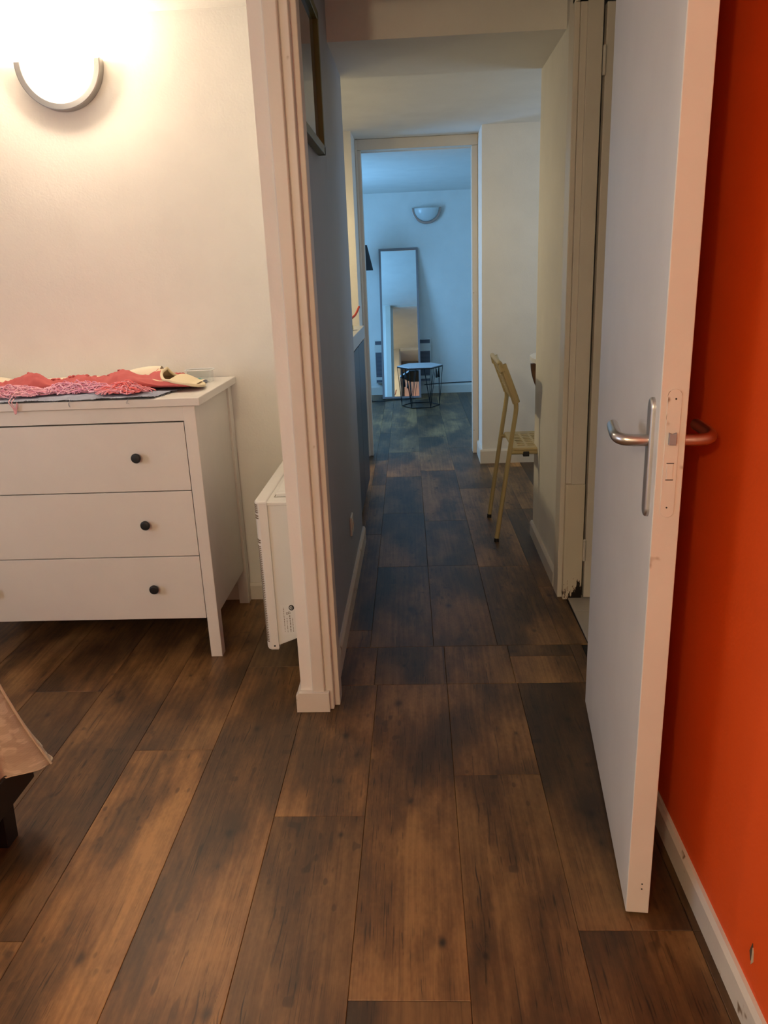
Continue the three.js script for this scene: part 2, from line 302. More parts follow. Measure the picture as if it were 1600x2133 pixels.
// ---------------------------------------------------------------- trims
function baseboard(name, axis, a, b, face, h, t, dir, mat = mTrim, label) { // chamfered skirting; axis 'x' or 'z', dir = side it projects to
  const pts = [[0, 0], [t, 0], [t, h - 0.012], [t * 0.55, h], [0, h]];
  const s = new THREE.Shape(pts.map(p => new THREE.Vector2(p[0] * dir, p[1])));
  let g = new THREE.ExtrudeGeometry(s, { depth: Math.abs(b - a), bevelEnabled: false });
  if (axis === 'x') { g.rotateY(Math.PI / 2); g.scale(1, 1, -1); g.translate(Math.min(a, b), 0, face); const ix = g.attributes; g = flip(g); }
  else g.translate(face, 0, Math.min(a, b));
  if (dir < 0) g = flip(g); g.computeVertexNormals();
  return struct(name, metricUV(g.index ? g.toNonIndexed() : g), mat, label);
}
function flip(g) { const p = g.attributes.position; for (let i = 0; i < p.count; i += 3) { const t = [p.getX(i), p.getY(i), p.getZ(i)]; p.setXYZ(i, p.getX(i + 1), p.getY(i + 1), p.getZ(i + 1)); p.setXYZ(i + 1, ...t); } return g; }
baseboard('baseboard_back', 'x', -2.9, -0.42, zBack, 0.075, 0.014, 1);
baseboard('baseboard_divider', 'z', zBack, zDoorWall + 0.004, -0.404, 0.072, 0.014, -1, mTrimWorn);
baseboard('baseboard_right', 'z', -2.15, 2.0, xOr, 0.072, 0.014, -1, mTrimWorn, 'white baseboard with rounded top along the orange wall');
baseboard('baseboard_hall_left', 'z', -3.795, -2.26, -0.312, 0.085, 0.014, 1, mTrimWorn, 'white scuffed baseboard under the grey hall wall');
baseboard('baseboard_hall_right', 'z', -3.86, -3.145, xOr, 0.075, 0.014, -1, mTrim, 'cream baseboard along the hall right wall');
baseboard('baseboard_pier_right', 'x', 0.426, 2.2, zPier, 0.10, 0.014, 1, mTrim, 'white baseboard behind the chair');
baseboard('baseboard_pier_return', 'z', zFrame, zPier - 0.0004, 0.440, 0.10, 0.014, -1, mTrim);
baseboard('baseboard_far', 'x', -1.65, 1.6, -8.83, 0.095, 0.014, 1, mTrim, 'white baseboard along the far wall');
{ // doorway of the bedroom: plaster end, architrave, bead, lining and plinth block
  struct('trim_1', bx(-0.3655, -0.326, 0.0, 2.24, zDoorWall - 0.004, zDoorWall + 0.012, 0.005, 3), mTrimWorn, 'painted flat architrave board on the partition end');
  struct('trim_2', bx(-0.325, -0.300, 0.0, 2.24, zDoorWall - 0.03, zDoorWall + 0.003, 0.004, 3), mTrimWorn, 'narrow stepped moulding of the door frame');
  struct('trim_3', bx(-0.3115, -0.283, 0.0, 2.24, -2.262, -2.2, 0.003, 2), mTrimWorn, 'door frame lining facing the opening');
  struct('trim_4', merge([extr([[-0.419, 0], [-0.312, 0], [-0.312, 0.070], [-0.409, 0.070], [-0.419, 0.060]], 0.024, 0.002).translate(0, 0, zDoorWall - 0.004)]), mTrimWorn, 'square plinth block at the foot of the partition end');
  struct('trim_5', bx(0.532, 0.575, 0, 2.24, -2.27, -2.2, 0.003, 2), mTrimWorn);
  struct('trim_6', bx(-0.3115, 0.575, 2.222, 2.25, -2.262, -2.2, 0.003, 2), mTrimWorn);
}
{ // bathroom doorway, far jamb with architrave and rotted foot
  const rot = dataTex(256, 512, (u, v) => { // v = height / 0.5 m
    const n = fbm(u * 9, v * 22, 5, 4), q = fbm(u * 28, v * 60, 15, 3); const edge = sstep(0.15, 0.03, v + 0.10 * (1 - u)) * 0.40 - 0.30 * sstep(0.12, 0.30, v) + 0.12 * sstep(0.25, 0.1, v) * u;
    const d = sstep(0.62, 0.70, n * 0.7 + q * 0.3 + edge); const r = sstep(0.5, 0.66, n * 0.6 + q * 0.3 + edge) * (1 - d);
    const b = [0.96, 0.95, 0.93], rust = [0.62, 0.36, 0.22], k = [0.10, 0.045, 0.03]; return [0, 1, 2].map(c => mix(mix(b[c], rust[c], r * 0.7), k[c], d));
  });
  rot.wrapS = rot.wrapT = THREE.ClampToEdgeWrapping;
  const mRot = std({ map: rot, color: lin(0.76, 0.69, 0.58), roughness: 0.5 });
  const foot = bx(0.579, 0.656, 0, 0.5, -3.062, -3.006, 0.002, 2); { const p = foot.attributes.position, uv = foot.attributes.uv; for (let i = 0; i < p.count; i++) uv.setXY(i, (p.getX(i) - 0.58) / 0.075, p.getY(i) / 0.5); }
  const j = struct('trim_7', bx(0.580, 0.655, 0.5, 2.19, -3.062, -3.02, 0.002, 2), mTrim, 'bathroom door jamb with rotted stained foot');
  mesh('jamb_foot', foot, mRot, j);
  struct('trim_8', bx(0.560, 0.580, 0, 2.25, -3.125, -3.028, 0.004, 3), mTrim, 'architrave around the bathroom doorway');
  struct('trim_9', merge([bx(0.566, 0.580, 0, 2.25, -3.142, -3.125, 0.003, 2)]), mTrim);
  struct('trim_10', bx(0.560, 0.655, 2.19, 2.25, -3.062, -2.30, 0.003, 2), mTrim);
  struct('trim_11', bx(0.601, 0.655, 0.5, 2.19, -3.02, -3.008, 0.002, 1), mTrim);
}
{ // far doorway frame
  const jl = struct('trim_12', merge([bx(-0.400, -0.362, 0, 2.144, zFrame - 0.07, zFrame, 0.003, 2), bx(-0.400, -0.385, 0, 2.21, zFrame, zFrame + 0.02, 0.004, 2)]), mTrim, 'left jamb of the far doorway');
  struct('trim_13', merge([bx(0.397, 0.439, 0, 2.144, zFrame - 0.07, zFrame, 0.003, 2)]), mTrimWorn, 'right jamb of the far doorway');
  struct('trim_14', bx(-0.399, 0.439, 2.145, 2.213, zFrame - 0.07, zFrame + 0.001, 0.003, 2), mTrim, 'head of the far doorway frame');
  struct('trim_15', merge([bx(-0.47, -0.395, 0, 2.13, zFarFront - 0.012, zFarFront, 0.003, 2), bx(0.40, 0.51, 0, 2.13, zFarFront - 0.012, zFarFront, 0.003, 2)]), mTrim);
  struct('wall_far_reveal', merge([bx(-0.405, -0.395, 0, 2.18, zFarFront, zFrame - 0.07), bx(0.435, 0.445, 0, 2.18, zFarFront, zFrame - 0.07)]), mWall);
}

// ---------------------------------------------------------------- bedroom door (open) and bathroom door
{
  const L = 0.853, T = 0.047, ang = Math.atan2(0.505 - 0.4155, 2.195 - 1.345);
  // local frame: x = thickness (0 = face towards the opening), z = 0 at the free edge, -L at the hinge
  const d = thing('door_1', 'white flush bedroom door standing open against the orange wall', null, [0.4155, 0, -1.343], 0); d.userData.kind = 'structure'; d.rotation.y = -ang;
  mesh('door_leaf', bx(0, T, 0.008, 2.215, -L, -0.0015, 0.0015, 2), mDoor, d);
  mesh('door_edge', bx(0.0006, T - 0.0006, 0.009, 2.214, -0.003, 0.0, 0.0012, 2), mDoorEdge, d);
  // lock forend, painted over
  const fo = []; const sp = new THREE.Shape(); const hw = 0.0115, hh = 0.115; sp.absarc(0, hh - hw, hw, 0, Math.PI); sp.absarc(0, -hh + hw, hw, Math.PI, 2 * Math.PI);
  const fg = new THREE.ExtrudeGeometry(sp, { depth: 0.0012, bevelEnabled: true, bevelThickness: 0.0004, bevelSize: 0.0004, bevelSegments: 1 }); fg.translate(T / 2, 1.017, 0);
  const fore = mesh('lock_plate', fg, mDoorEdge, d);
  mesh('latch', extr([[0, 0], [0.0125, 0], [0.0125, 0.021], [0.006, 0.0185], [0, 0.021]], 0.0085, 0.0006, 1).translate(T / 2 - 0.0062, 1.036, 0.001), std({ color: lin(0.33, 0.31, 0.33), roughness: 0.5, metalness: 0.3 }), d);
  const db = mesh('deadbolt', bx(T / 2 - 0.0055, T / 2 + 0.0055, 0.972, 1.001, -0.001, 0.0026, 0.0008, 1), mDoorEdge, d);
  mesh('keyway_gap', merge([bx(T / 2 - 0.0065, T / 2 + 0.0065, 1.001, 1.0022, 0, 0.0019), bx(T / 2 - 0.0065, T / 2 + 0.0065, 0.9705, 0.972, 0, 0.0019)]), mGap, d);
  for (const [y, dx] of [[1.1155, 0.002], [0.920, -0.001]]) mesh('screw', new THREE.CylinderGeometry(0.0016, 0.0016, 0.002, 10).rotateX(Math.PI / 2).translate(T / 2 + dx, y, 0.0012), mGap, d);
  for (const y of [0.085, 0.072]) mesh('nail_hole', new THREE.CylinderGeometry(0.0016, 0.0016, 0.0012, 8).rotateX(Math.PI / 2).translate(T / 2 + 0.006, y, 0.0002), mGap, d);
  // lever handles on long plates, both faces
  for (const s of [-1, 1]) {
    const x0 = s < 0 ? 0 : T, zc = -0.052;
    const ps = new THREE.Shape(); ps.absarc(0, 0.060, 0.0185, 0, Math.PI); ps.absarc(0, -0.126, 0.0185, Math.PI, 2 * Math.PI);
    const pg = new THREE.ExtrudeGeometry(ps, { depth: 0.004, bevelEnabled: true, bevelThickness: 0.0045, bevelSize: 0.006, bevelOffset: -0.006, bevelSegments: 4, curveSegments: 16 });
    pg.rotateY(s * Math.PI / 2); pg.translate(x0, 1.032, zc);
    const h = mesh('handle_plate', pg, mBrushed, d);
    const lv = tube([V(x0 + s * 0.006, 1.032, zc), V(x0 + s * 0.030, 1.032, zc), V(x0 + s * 0.048, 1.033, zc - 0.003), V(x0 + s * 0.058, 1.035, zc - 0.014), V(x0 + s * 0.060, 1.037, zc - 0.034), V(x0 + s * 0.058, 1.038, zc - 0.075), V(x0 + s * 0.055, 1.038, zc - 0.112)], 0.0112, 40, 16);
    const cap = new THREE.SphereGeometry(0.0112, 14, 10).translate(x0 + s * 0.055, 1.038, zc - 0.112);
    const lever = mesh('lever', merge([lv, cap]), mSteel, d);
  }
  for (const y of [0.25, 1.0, 1.8]) mesh('hinge', new THREE.CylinderGeometry(0.007, 0.007, 0.09, 12).translate(T + 0.006, y, -L - 0.001), mTrim, d);
}
{
  const d = thing('door_2', 'cream bathroom door opened inward behind the rotted jamb', null, [0.664, 0, -2.998], 0); d.userData.kind = 'structure';
  mesh('door_leaf', bx(0, 0.72, 0.012, 2.18, -0.04, 0, 0.002, 2), mTrim, d);
  for (const y of [0.22, 2.0]) { const h = mesh('hinge', new THREE.CylinderGeometry(0.006, 0.006, 0.085, 12).translate(-0.005, y, 0.006), mTrim, d); mesh('hinge_pin', new THREE.SphereGeometry(0.0065, 10, 8).translate(-0.005, y + 0.045, 0.006), mTrim, h); }
  mesh('handle', merge([rod(V(0.66, 1.03, 0), V(0.66, 1.03, 0.05), 0.009), rod(V(0.66, 1.03, 0.05), V(0.56, 1.03, 0.05), 0.009)]), mSteel, d);
}

// ---------------------------------------------------------------- dresser
{
  const t = thing('dresser', 'white wooden dresser with three wide drawers and round black knobs', 'dresser', [-1.29, 0, -2.79]);
  const W = 1.106, xr = 0.533, xl = -0.533, zf = 0.242, zb = -0.285; // right / left side, leg front, back (local)
  mesh('top', bx(xl - 0.022, xr + 0.022, 0.9405, 0.968, zb - 0.002, zf + 0.013, 0.003, 3), mWhiteLacquer, t);
  for (const sx of [xl, xr - 0.042]) for (const z of [zf - 0.045, zb]) { const l = mesh('leg', extr([[0, 0], [0.042, 0], [0.042, 0.9405], [0, 0.9405]], 0.045, 0.002).translate(sx, 0, z), mWhiteLacquer, t); }
  for (const s of [-1, 1]) mesh('side_panel', bx(s > 0 ? xr - 0.028 : xl + 0.010, s > 0 ? xr - 0.010 : xl + 0.028, 0.155, 0.9405, zb + 0.04, zf - 0.04, 0.001, 1), mWhiteLacquer, t);
  mesh('top_rail', bx(xl + 0.041, xr - 0.041, 0.889, 0.9405, zf - 0.025, zf - 0.001, 0.001, 1), mWhiteLacquer, t);
  mesh('back_panel', bx(xl + 0.04, xr - 0.04, 0.155, 0.94, zb + 0.005, zb + 0.015), mWhiteLacquer, t);
  mesh('inner_case', bx(xl + 0.03, xr - 0.03, 0.150, 0.936, zb + 0.02, zf - 0.030), mGap, t);
  for (const [y0, y1] of [[0.645, 0.884], [0.402, 0.6415], [0.157, 0.3985]]) {
    const d = mesh('drawer', bx(xl + 0.0445, xr - 0.0445, y0, y1, zf - 0.022, zf - 0.002, 0.0015, 2), mWhiteLacquer, t);
    for (const kx of [-0.284, 0.315]) {
      const kn = new THREE.LatheGeometry([[0.0001, 0.026], [0.012, 0.0258], [0.0155, 0.024], [0.0172, 0.020], [0.0165, 0.015], [0.011, 0.010], [0.0075, 0.006], [0.0085, 0]].map(p => new THREE.Vector2(p[0], p[1])).reverse(), 24);
      kn.rotateX(Math.PI / 2); kn.translate(kx, (y0 + y1) / 2 + 0.003, zf - 0.002); mesh('knob', kn, mBlack, d);
    }
  }
}
const TOPY = 0.968;
// ---------------------------------------------------------------- things on the dresser
const weave = (a, b, k) => dataTex(256, 256, (u, v) => { const w = 0.5 + 0.25 * Math.sin((u + v) * 256 * 0.8) + 0.25 * (hash3(Math.floor(u * 256), Math.floor(v * 256), k) - 0.5) * 2, n = wrapN(u, v, 6, k, 3), t = clamp(0.5 * w + 0.5 * n); return a.map((c, i) => mix(c, b[i], t)); });
{ // denim cloth
  const tex = weave([0.50, 0.52, 0.59], [0.70, 0.72, 0.79], 3); tex.repeat.set(5, 2);
  const m = std({ map: tex, roughness: 0.95, side: THREE.DoubleSide });
  const hgt = (x, z) => 0.004 + 0.012 * Math.pow(fbm(x * 9 + 4, z * 14, 55, 3), 2.2) + (z > -2.545 ? 0.013 * Math.max(0, fbm(x * 16, 3, 71, 2) - 0.45) : 0);
  const f = (u, v) => { const jag = 0.008 * (fbm(u * 40, 2, 12, 3) - 0.5); const z = mix(-2.93, -2.533 + jag, v), xr = mix(-0.80, -0.895, v) + 0.006 * (fbm(v * 30, 9, 13, 2) - 0.5); const x = mix(-1.84, xr, u); return [x, TOPY + hgt(x, z), z]; };
  const c = thing('denim_cloth', 'grey blue denim cloth with frayed edges lying flat on the dresser', 'cloth', [0, 0, 0]);
  mesh('cloth_sheet', surf(110, 40, f), m, c);
  const fr = []; seed = 91;
  for (let i = 0; i < 130; i++) { const u = rnd(), p = f(u, 0.995); fr.push(tube([V(p[0], p[1], p[2]), V(p[0] + rr(-0.004, 0.004), p[1] + rr(-0.001, 0.003), p[2] + 0.003), V(p[0] + rr(-0.006, 0.006), p[1] - rr(0, 0.004), p[2] + rr(0.004, 0.008))], 0.0005, 4, 4)); }
  for (let i = 0; i < 50; i++) { const p = f(0.998, rnd()); fr.push(tube([V(p[0], p[1], p[2]), V(p[0] + 0.004, p[1], p[2] + rr(-0.003, 0.003)), V(p[0] + rr(0.004, 0.009), TOPY + 0.001, p[2] + rr(-0.004, 0.004))], 0.0005, 4, 4)); }
  for (const [x, n] of [[-1.175, 3], [-0.975, 2]]) for (let i = 0; i < n; i++) fr.push(tube([V(x + i * 0.004, TOPY + 0.006, -2.536), V(x + 0.002, TOPY + 0.002, -2.528), V(x + rr(-0.006, 0.006), TOPY - 0.008, -2.5255), V(x + rr(-0.002, 0.008), TOPY - rr(0.010, 0.018), -2.5255)], 0.0006, 8, 5));
  const e = mesh('frayed_edge', merge(fr), std({ color: lin(0.20, 0.21, 0.25), roughness: 1 }), c); e.userData.kind = 'stuff';
}
{ // rose trousers, rolled, with the cream lining turned out at the right end
  const tex = weave([0.70, 0.335, 0.335], [0.79, 0.42, 0.415], 9); tex.repeat.set(10, 3);
  const mR = std({ map: tex, roughness: 0.85, side: THREE.DoubleSide, color: lin(1.0, 0.92, 0.92) }), mC = std({ map: weave([0.86, 0.80, 0.66], [0.93, 0.88, 0.76], 12), roughness: 0.9, side: THREE.DoubleSide });
  const X0 = -1.86, X1 = -0.905, zc = -2.80;
  const sect = (u, a, k = 1) => { // a: angle from the near floor edge over the top to the far side and back below
    const x = mix(X0, X1, u), w = (0.098 + 0.022 * Math.sin(u * 9 + 1) + 0.03 * (fbm(u * 7, 1, 33, 3) - 0.5)) * k, hh = (0.033 + 0.004 * Math.sin(u * 17 + 0.5) + 0.007 * (fbm(u * 6, 4, 41, 3) - 0.5)) * k;
    const c = Math.cos(a), s = Math.sin(a); let y = hh * (0.5 + 0.5 * s) * 1.25 * (1 - 0.25 * c * c), z = w * c;
    const fold = 0.013 * (fbm(u * 13 + a * 0.35, a * 1.5, 63, 3) - 0.5) + 0.009 * Math.sin(u * 34 + a * 2.2 + 4 * fbm(u * 5, a, 66, 2)) * Math.max(0, s) * 0.8;
    const rg = 1 - Math.abs(2 * vn(u * 9 + a * 1.3 + 2, a * 1.3 - u * 7, 83) - 1), rg2 = 1 - Math.abs(2 * vn(u * 19 - a * 1.2, a * 1.7 + u * 12, 87) - 1);
    y += Math.max(0, s + 0.3) * (0.010 * (rg * rg - 0.5) + 0.006 * (rg2 * rg2 - 0.5));
    y += Math.max(0, s + 0.6) * fold; z += fold * 0.7 * c;
    return [x, TOPY + 0.008 + Math.max(0.001, y), zc + z - 0.01 * Math.sin(u * 5)];
  };
  const endX = (a) => 0.050 + 0.080 * Math.max(0, -Math.sin(a - 0.5)) - 0.075 * Math.max(0, Math.sin(a)); // the rim slants: lip long below, short above
  const tr = thing('rose_trousers', 'dusty rose trousers bunched in folds with cream lining turned out', 'trousers');
  const outer = (u, v) => { const a = -0.5 + v * Math.PI * 2, p = sect(Math.min(u, 1), a, 1 + 0.34 * sstep(0.84, 1, u)); p[0] += sstep(0.80, 1, u) * endX(a); return p; };
  mesh('fabric', surf(190, 48, outer), mR, tr);
  const inner = (u, v) => { const a = -0.5 + v * Math.PI * 2; const q = 1 - u * 0.16; const p = sect(q, a, (1 + 0.34 * sstep(0.84, 1, q)) * (0.93 - 0.25 * u)); p[0] += sstep(0.80, 1, q) * endX(a) + 0.003 * (1 - u); p[1] += 0.004; return p; };
  const li = mesh('lining', surf(24, 48, inner), mC, tr); li.userData.label = 'cream lining seen inside the open end';
  const rim = []; for (let i = 0; i < 40; i++) { const p = outer(1, i / 40); rim.push(V(p[0] + 0.002, p[1] + 0.002, p[2])); }
  mesh('hem', tube(rim, 0.0055, 120, 8, true), mC, tr);
  // crinkled gathers along the crest
  const ga = []; seed = 5; for (let i = 0; i < 46; i++) { const u = 0.42 + i * 0.0105, p = outer(u, 0.40 + 0.05 * Math.sin(i)); const b = new THREE.SphereGeometry(1, 8, 6); b.scale(rr(0.005, 0.009), rr(0.003, 0.005), rr(0.008, 0.014)); b.rotateY(rr(-0.6, 0.6)); b.translate(p[0], p[1] + 0.0005, p[2]); ga.push(b); }
  mesh('gathers', merge(ga), mR, tr);
  const rg = []; for (let i = 0; i < 5; i++) rg.push(tube([V(-0.945 + i * 0.011, TOPY + 0.030, -2.885), V(-0.940 + i * 0.011, TOPY + 0.040 - i * 0.001, -2.89), V(-0.934 + i * 0.011, TOPY + 0.036, -2.905), V(-0.932 + i * 0.011, TOPY + 0.02, -2.91)], 0.0055, 12, 7));
  const sm = mesh('waist_ruffle', merge(rg), mR, tr);
  // cream panel folded inside the open end
  const flap = surf(20, 14, (u, v) => [mix(-0.935, -0.80, u), TOPY + 0.018 + 0.030 * Math.sin(Math.PI * Math.min(1, u * 1.15)) * (0.6 + 0.4 * v) * (1 - 0.4 * u), mix(-2.715, -2.85, v) - 0.02 * u]);
  mesh('inner_fold', flap, mC, tr);
}
{ // pale cloth behind the trousers
  const m = std({ map: weave([0.90, 0.86, 0.76], [0.96, 0.93, 0.85], 21), roughness: 0.9, side: THREE.DoubleSide });
  const g = surf(90, 16, (u, v) => { const x = mix(-1.84, -0.99, u), b = Math.max(0, Math.sin(u * 7.2 + 0.9)) ** 2 * 0.6 + 0.35 * fbm(u * 8, 2, 5, 2); return [x, TOPY + 0.004 + (0.020 + 0.050 * b) * Math.sin(Math.PI * v), mix(-2.90, -3.02, v)]; });
  tag(mesh('cream_cloth', g, m), 'pale cream cloth crumpled behind the rose trousers', 'cloth');
}
function strands(name, label, cx, cz, sx, sz, hgt, n, cols, s0, rad = 0.0022) { // heap of shredded fabric ribbons
  seed = s0; const by = cols.map(() => []);
  for (let i = 0; i < n; i++) {
    const th = rr(0, 6.28), q = Math.sqrt(rnd()), x = cx + Math.cos(th) * q * sx, z = cz + Math.sin(th) * q * sz, top = hgt * (1 - q * q) * rr(0.5, 1.05) + 0.004;
    const L = rr(0.03, 0.11), dir = rr(-0.9, 0.9) + (rnd() < 0.25 ? 1.4 : 0), pts = [];
    for (let j = 0; j < 5; j++) { const w = j / 4 - 0.5; pts.push(V(x + Math.cos(dir) * w * L + rr(-0.010, 0.010), TOPY + 0.012 + Math.max(0.002, top * (1 - 2.6 * w * w) + rr(-0.006, 0.009)), Math.min(-2.535, z + Math.sin(dir) * w * L * 0.6 + rr(-0.006, 0.006)))); }
    by[Math.floor(rnd() * cols.length)].push(tube(pts, rad * rr(0.6, 1.2), 10, 5));
  }
  const g = thing(name, label, 'yarn'); g.userData.kind = 'stuff';
  by.forEach((l, i) => { if (l.length) { const m = mesh('strands', merge(l), std({ color: lin(...cols[i]), roughness: 0.85 }), g); m.userData.kind = 'stuff'; } });
  return g;
}
const pinkA = [[0.84, 0.44, 0.53], [0.88, 0.52, 0.60], [0.78, 0.36, 0.48]];
{
  const g = strands('pink_yarn', 'pale pink shredded yarn heap at the left, hanging over the dresser edge', -1.46, -2.655, 0.15, 0.085, 0.028, 380, pinkA, 11, 0.0021);
  const l = []; seed = 3; for (let i = 0; i < 2; i++) l.push(tube([V(-1.385 + i * 0.012, TOPY + 0.014, -2.55), V(-1.378 + i * 0.01, TOPY + 0.006, -2.522), V(-1.368 + i * 0.004, TOPY - 0.015, -2.5245), V(-1.363, TOPY - 0.036, -2.5245), V(-1.355 - i * 0.004, TOPY - 0.015, -2.5245), V(-1.35, TOPY + 0.004, -2.523)], 0.0016, 24, 6));
  mesh('hanging_loop', merge(l), std({ color: lin(0.80, 0.42, 0.46), roughness: 0.85 }), g);
}
strands('pink_yarn', 'bright pink shredded yarn clump in the middle of the denim cloth', -1.205, -2.675, 0.130, 0.035, 0.036, 230, [[0.86, 0.43, 0.57], [0.80, 0.35, 0.50], [0.90, 0.54, 0.64]], 12, 0.0021);
strands('pink_yarn', 'coral pink yarn clump at the right end of the denim cloth', -1.025, -2.635, 0.070, 0.050, 0.032, 220, [[0.90, 0.22, 0.22], [0.86, 0.32, 0.36], [0.84, 0.40, 0.48]], 13, 0.0021);
{ // green scrap
  const g = surf(16, 8, (u, v) => [mix(-1.66, -1.56, u), TOPY + 0.034 + 0.010 * Math.sin(u * 6) - 0.018 * v, mix(-2.72, -2.665, v) + 0.01 * u]);
  tag(mesh('green_fabric_scrap', g, std({ color: lin(0.03, 0.30, 0.22), roughness: 0.7, side: THREE.DoubleSide })), 'small emerald green fabric scrap between trousers and pink yarn', 'fabric scrap');
}
{ // clear plastic box with scraps inside
  const t = thing('clear_plastic_box', 'small clear plastic box at the right back of the dresser', 'box', [-0.838, TOPY, -2.945]);
  const sh = new THREE.Shape(); const rrct = (s, w, d, r) => { s.moveTo(-w + r, -d); s.lineTo(w - r, -d); s.quadraticCurveTo(w, -d, w, -d + r); s.lineTo(w, d - r); s.quadraticCurveTo(w, d, w - r, d); s.lineTo(-w + r, d); s.quadraticCurveTo(-w, d, -w, d - r); s.lineTo(-w, -d + r); s.quadraticCurveTo(-w, -d, -w + r, -d); return s; };
  rrct(sh, 0.045, 0.03, 0.008); const hole = rrct(new THREE.Path(), 0.0435, 0.0285, 0.007); sh.holes.push(hole);
  const g = new THREE.ExtrudeGeometry(sh, { depth: 0.046, bevelEnabled: false, curveSegments: 6 }).rotateX(-Math.PI / 2);
  const mP = new THREE.MeshPhysicalMaterial({ color: lin(0.93, 0.95, 0.95), transmission: 0.92, roughness: 0.12, thickness: 0, ior: 1.45 });
  mesh('wall', g, mP, t);
  mesh('rim', tube([V(-0.045, 0.046, -0.03), V(0.045, 0.046, -0.03), V(0.045, 0.046, 0.03), V(-0.045, 0.046, 0.03)], 0.0022, 60, 6, true), std({ color: lin(0.8, 0.82, 0.82), roughness: 0.25 }), t);
  mesh('contents', merge([new THREE.SphereGeometry(0.011, 10, 8).scale(1.3, 0.6, 1).translate(-0.008, 0.009, 0.006)]), std({ color: lin(0.10, 0.42, 0.38), roughness: 0.6 }), t);
  mesh('contents', merge([new THREE.SphereGeometry(0.010, 10, 8).scale(1.5, 0.4, 1).translate(0.014, 0.005, 0.012)]), std({ color: lin(0.04, 0.05, 0.09), roughness: 0.6 }), t);
}

// ---------------------------------------------------------------- wall sconces
function makeSconce(label, pos, lit) {
  const t = thing('wall_sconce', label, 'wall lamp', pos);
  const R = 0.157, r = 0.133, N = 40;
  // metal half ring, a channel that holds the glass
  const s = new THREE.Shape(); s.absarc(0, 0, R, Math.PI, 2 * Math.PI, false); s.lineTo(R, 0.006); s.lineTo(r, 0.006); s.lineTo(r, 0); s.absarc(0, 0, r, 2 * Math.PI, Math.PI, true); s.lineTo(-r, 0.006); s.lineTo(-R, 0.006);
  const g = new THREE.ExtrudeGeometry(s, { depth: 0.034, bevelEnabled: true, bevelThickness: 0.003, bevelSize: 0.003, bevelOffset: -0.003, bevelSegments: 2, curveSegments: 40 });
  g.translate(0, 0, 0.004); mesh('metal_rim', g, std({ color: lin(0.36, 0.35, 0.34), metalness: 1, roughness: 0.38 }), t);
  const bowl = surf(40, 16, (u, v) => { const a = Math.PI + u * Math.PI, q = r - 0.001, k = Math.cos(v * Math.PI / 2), b = Math.sin(v * Math.PI / 2); return [Math.cos(a) * q * k, Math.sin(a) * q * k * 1.0, 0.03 + 0.085 * b]; });
  const mG = lit ? std({ color: lin(0.9, 0.87, 0.8), roughness: 0.4, emissive: lin(1.0, 0.86, 0.66), emissiveIntensity: 2.2, side: THREE.DoubleSide })
    : new THREE.MeshPhysicalMaterial({ color: lin(0.82, 0.86, 0.86), roughness: 0.25, transmission: 0.25, thickness: 0, side: THREE.DoubleSide });
  mesh('glass_bowl', bowl, mG, t);
  mesh('lamp_holder', merge([bx(-0.03, 0.03, -0.05, -0.01, 0.002, 0.03, 0.004), rod(V(0, -0.03, 0.02), V(0, -0.03, 0.05), 0.012)]), mTrim, t);
  if (lit) {
    const bulb = mesh('bulb', new THREE.SphereGeometry(0.024, 20, 14).translate(0, -0.012, 0.056), std({ color: lin(1, 0.95, 0.85), emissive: lin(1.0, 0.82, 0.58), emissiveIntensity: 6 }), t);
    const L = new THREE.PointLight(LAMP_WARM, SCONCE_CD, 0, 2); L.position.set(0, -0.012, 0.056); L.castShadow = true; L.shadow.radius = 3.6; t.add(L);
    const U = new THREE.RectAreaLight(LAMP_WARM, SCONCE_UP, 0.20, 0.06); U.position.set(0, 0.006, 0.062); U.rotation.x = Math.PI / 2; t.add(U);
  } else mesh('bulb', new THREE.SphereGeometry(0.02, 16, 12).translate(0, -0.012, 0.056), mPlastic, t);
  return t;
}
makeSconce('lit half-moon wall lamp glowing white above the dresser', [-1.262, 2.105, zBack], true);
makeSconce('unlit half-moon glass wall lamp above the leaning mirror', [0.125, 1.975, -8.83], false);

// ---------------------------------------------------------------- ceiling lamp behind the viewer; it throws the shadow of the door and handle on the orange wall
{
  const t = thing('ceiling_lamp', 'round frosted globe ceiling lamp in the middle of the bedroom', 'lamp', CEILING_AT);
  mesh('globe', new THREE.SphereGeometry(0.075, 32, 20), std({ color: lin(0.9, 0.87, 0.8), roughness: 0.4, emissive: CEILING_WARM, emissiveIntensity: 3 }), t);
  mesh('rose', new THREE.LatheGeometry([[0.0001, 0.273], [0.055, 0.272], [0.06, 0.255], [0.03, 0.24], [0.008, 0.23], [0.008, 0.085], [0.022, 0.07], [0.0001, 0.07]].map(p => new THREE.Vector2(...p)).reverse(), 28), mSteel, t);
  const L = new THREE.PointLight(CEILING_WARM, CEILING_CD, 0, 2); L.castShadow = true; L.shadow.radius = 3.2; t.add(L);
}

